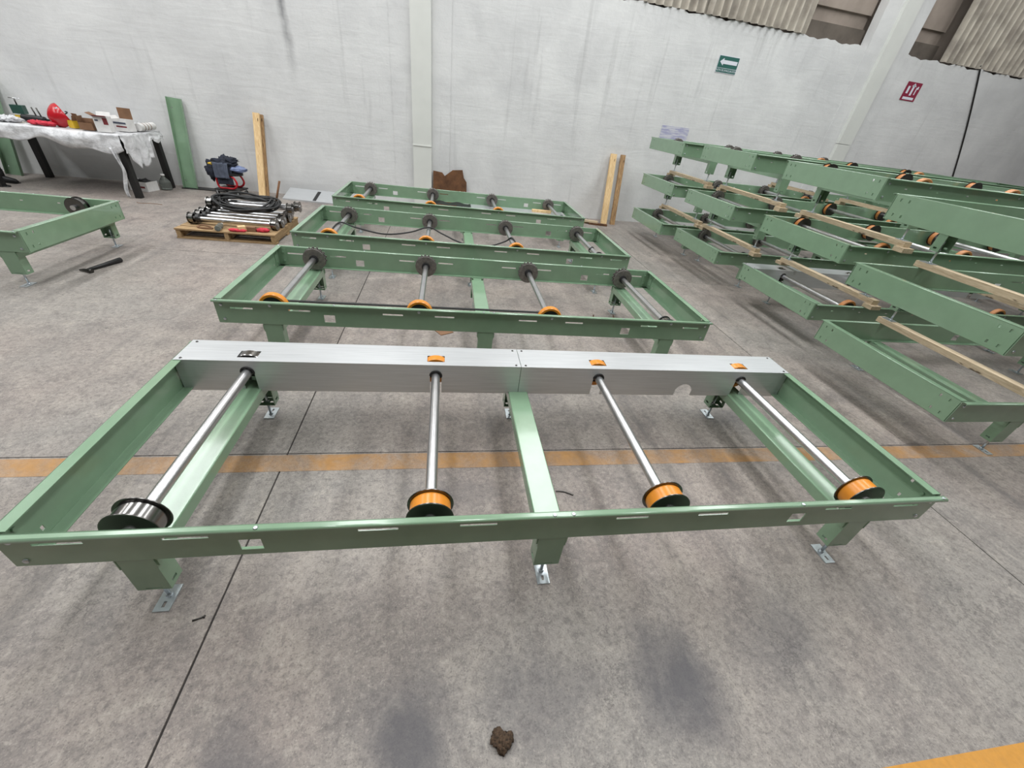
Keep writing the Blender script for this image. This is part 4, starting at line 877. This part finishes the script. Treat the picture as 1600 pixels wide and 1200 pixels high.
def jug():
    t = thing('glass_jug', 'grey translucent jug on the floor beside the back leg of the table', 'jug', (-5.46, 7.66, 0))
    mb = MB(); mb.lathe([(0.0, 0.06), (0.01, 0.085), (0.13, 0.085), (0.18, 0.05), (0.205, 0.028), (0.235, 0.028)], (0, 0, 0), 'z', 24); mb.build('body', 'glass', t)
    mb = MB(); mb.lathe([(0.228, 0.032), (0.252, 0.032)], (0, 0, 0), 'z', 16); mb.build('cap', 'white', t)
jug()
one('floor_cable', lambda mb: mb.tube(smooth_path([(-7.95, 6.98, 0.009), (-7.6, 6.86, 0.009), (-7.3, 6.88, 0.009), (-7.34, 6.97, 0.009), (-7.7, 7.02, 0.009)], 8), 0.008, 8), 'black', 'black cable looped on the floor under the left end of the table', 'cable')
one('string_scrap', lambda mb: mb.tube(smooth_path([(-5.36, 6.60, 0.003), (-5.30, 6.55, 0.003), (-5.15, 6.58, 0.003), (-4.98, 6.56, 0.003)], 6), 0.004, 6), 'cardboard', 'thin brown string on the floor in front of the table corner', 'string')
# ------------------------------------------------------------------ worker standing at the end of the table (only a lower leg shows)
def person(x, y, rz):
    t = thing('person', 'person in black trousers and boots, only a lower leg in view at the left edge', 'person', (x, y, 0), rz)
    # facing +x; joints (x, y, z, r)
    J = [(0, 0, 0.98, .135), (0, 0, 1.12, .13), (0.01, 0, 1.30, .155), (0.0, 0, 1.44, .12), (0.01, 0, 1.52, .055), (0.03, 0, 1.60, .075), (0.035, 0, 1.69, .10), (0.02, 0, 1.76, .075)]
    E_ = [(i, i + 1) for i in range(7)]
    def chain(root, pts):
        p = root
        for q in pts: J.append(q); E_.append((p, len(J) - 1)); p = len(J) - 1
        return p
    for s_ in (-1, 1):
        lift = 0.30 if s_ < 0 else -0.12
        chain(0, [(0.0, 0.095 * s_, 0.92, .105), (0.05 + lift * .35, 0.11 * s_, 0.70, .085), (0.07 + lift * .6, 0.115 * s_, 0.50, .066), (0.02 + lift * .85, 0.12 * s_, 0.32, .062), (-0.03 + lift, 0.12 * s_, 0.10, .045)])
        h = chain(3, [(0.0, 0.19 * s_, 1.42, .06), (-0.02, 0.25 * s_, 1.14, .045), (0.05, 0.26 * s_, 0.90, .036), (0.06, 0.26 * s_, 0.82, .028)])
        for k in range(4): chain(h, [(0.090 - 0.020 * k, 0.262 * s_, 0.785, .010), (0.094 - 0.021 * k, 0.258 * s_, 0.745, .009), (0.092 - 0.020 * k, 0.25 * s_, 0.715 + 0.008 * abs(k - 1), .008)])
        chain(h, [(0.095, 0.25 * s_, 0.80, .011), (0.115, 0.235 * s_, 0.765, .009)])
    me = bpy.data.meshes.new('body'); me.from_pydata([j[:3] for j in J], E_, []); o = ob('body', me, t)
    md = o.modifiers.new('skin', 'SKIN'); md.use_smooth_shade = True
    for i, j in enumerate(J): me.skin_vertices[0].data[i].radius = (j[3], j[3])
    me.skin_vertices[0].data[0].use_root = True
    sd = o.modifiers.new('sub', 'SUBSURF'); sd.levels = 1; sd.render_levels = 1
    # skin tone on head and hands, cloth elsewhere, chosen by height on the body itself
    m, tt, b = new_mat('worker_skin_and_clothes'); v = N(tt, 'ShaderNodeTexCoord'); sp = N(tt, 'ShaderNodeSeparateXYZ'); tt.links.new(v.outputs['Object'], sp.inputs[0])
    c1 = mix(tt, math_n(tt, 'GREATER_THAN', sp.outputs[2], 0.98), lin((22, 21, 23)), lin((40, 44, 58)))
    hand = math_n(tt, 'MULTIPLY', math_n(tt, 'LESS_THAN', sp.outputs[2], 0.86), math_n(tt, 'GREATER_THAN', math_n(tt, 'ABSOLUTE', sp.outputs[1]), 0.215)); head = math_n(tt, 'GREATER_THAN', sp.outputs[2], 1.50)
    c2 = mix(tt, math_n(tt, 'MAXIMUM', hand, head), c1, lin((170, 124, 98))); tt.links.new(c2, b.inputs['Base Color']); b.inputs['Roughness'].default_value = 0.85
    me.materials.append(m)
    for s_ in (-1, 1):
        lift = 0.30 if s_ < 0 else -0.12; mb = MB(); bx, by = -0.03 + lift, 0.12 * s_
        mb.tube([(bx - 0.085, by, 0.045), (bx - 0.05, by, 0.055), (bx + 0.02, by, 0.058), (bx + 0.10, by, 0.045), (bx + 0.18, by, 0.036), (bx + 0.215, by, 0.028)], [0.028, 0.044, 0.05, 0.044, 0.035, 0.018], 14)
        mb.tube([(bx, by, 0.05), (bx - 0.005, by, 0.19)], [0.050, 0.060], 14); bt = mb.build('boot', 'black', t)
        mb = MB(); mb.box(bx - 0.10, bx + 0.21, by - 0.045, by + 0.045, 0.0, 0.014); mb.build('sole', 'blackpaint', bt)
    mb = MB(); blob(mb, (0.015, 0, 1.745), (0.108, 0.098, 0.085), 0.06, 3, 24, 14); mb.build('hair', 'black', t)
    for s_ in (-1, 1):
        mb = MB(); blob(mb, (0.118, 0.034 * s_, 1.69), (0.014, 0.014, 0.010), 0.0, 1, 12, 8); mb.build('eye', 'black', t)
        mb = MB(); blob(mb, (0.03, 0.103 * s_, 1.68), (0.02, 0.012, 0.032), 0.1, 1, 12, 8); mb.build('ear', 'redskin', t)
    mb = MB(); blob(mb, (0.135, 0, 1.665), (0.022, 0.014, 0.026), 0.0, 1, 12, 8); mb.build('nose', 'redskin', t)
    mb = MB(); blob(mb, (0.118, 0, 1.622), (0.012, 0.026, 0.006), 0.0, 1, 12, 8); mb.build('mouth', 'maroon', t)
M['redskin'] = simple('warm_skin', (170, 124, 98), 0.6, 0, 0.05)
person(-7.83, 7.33, R(-4))
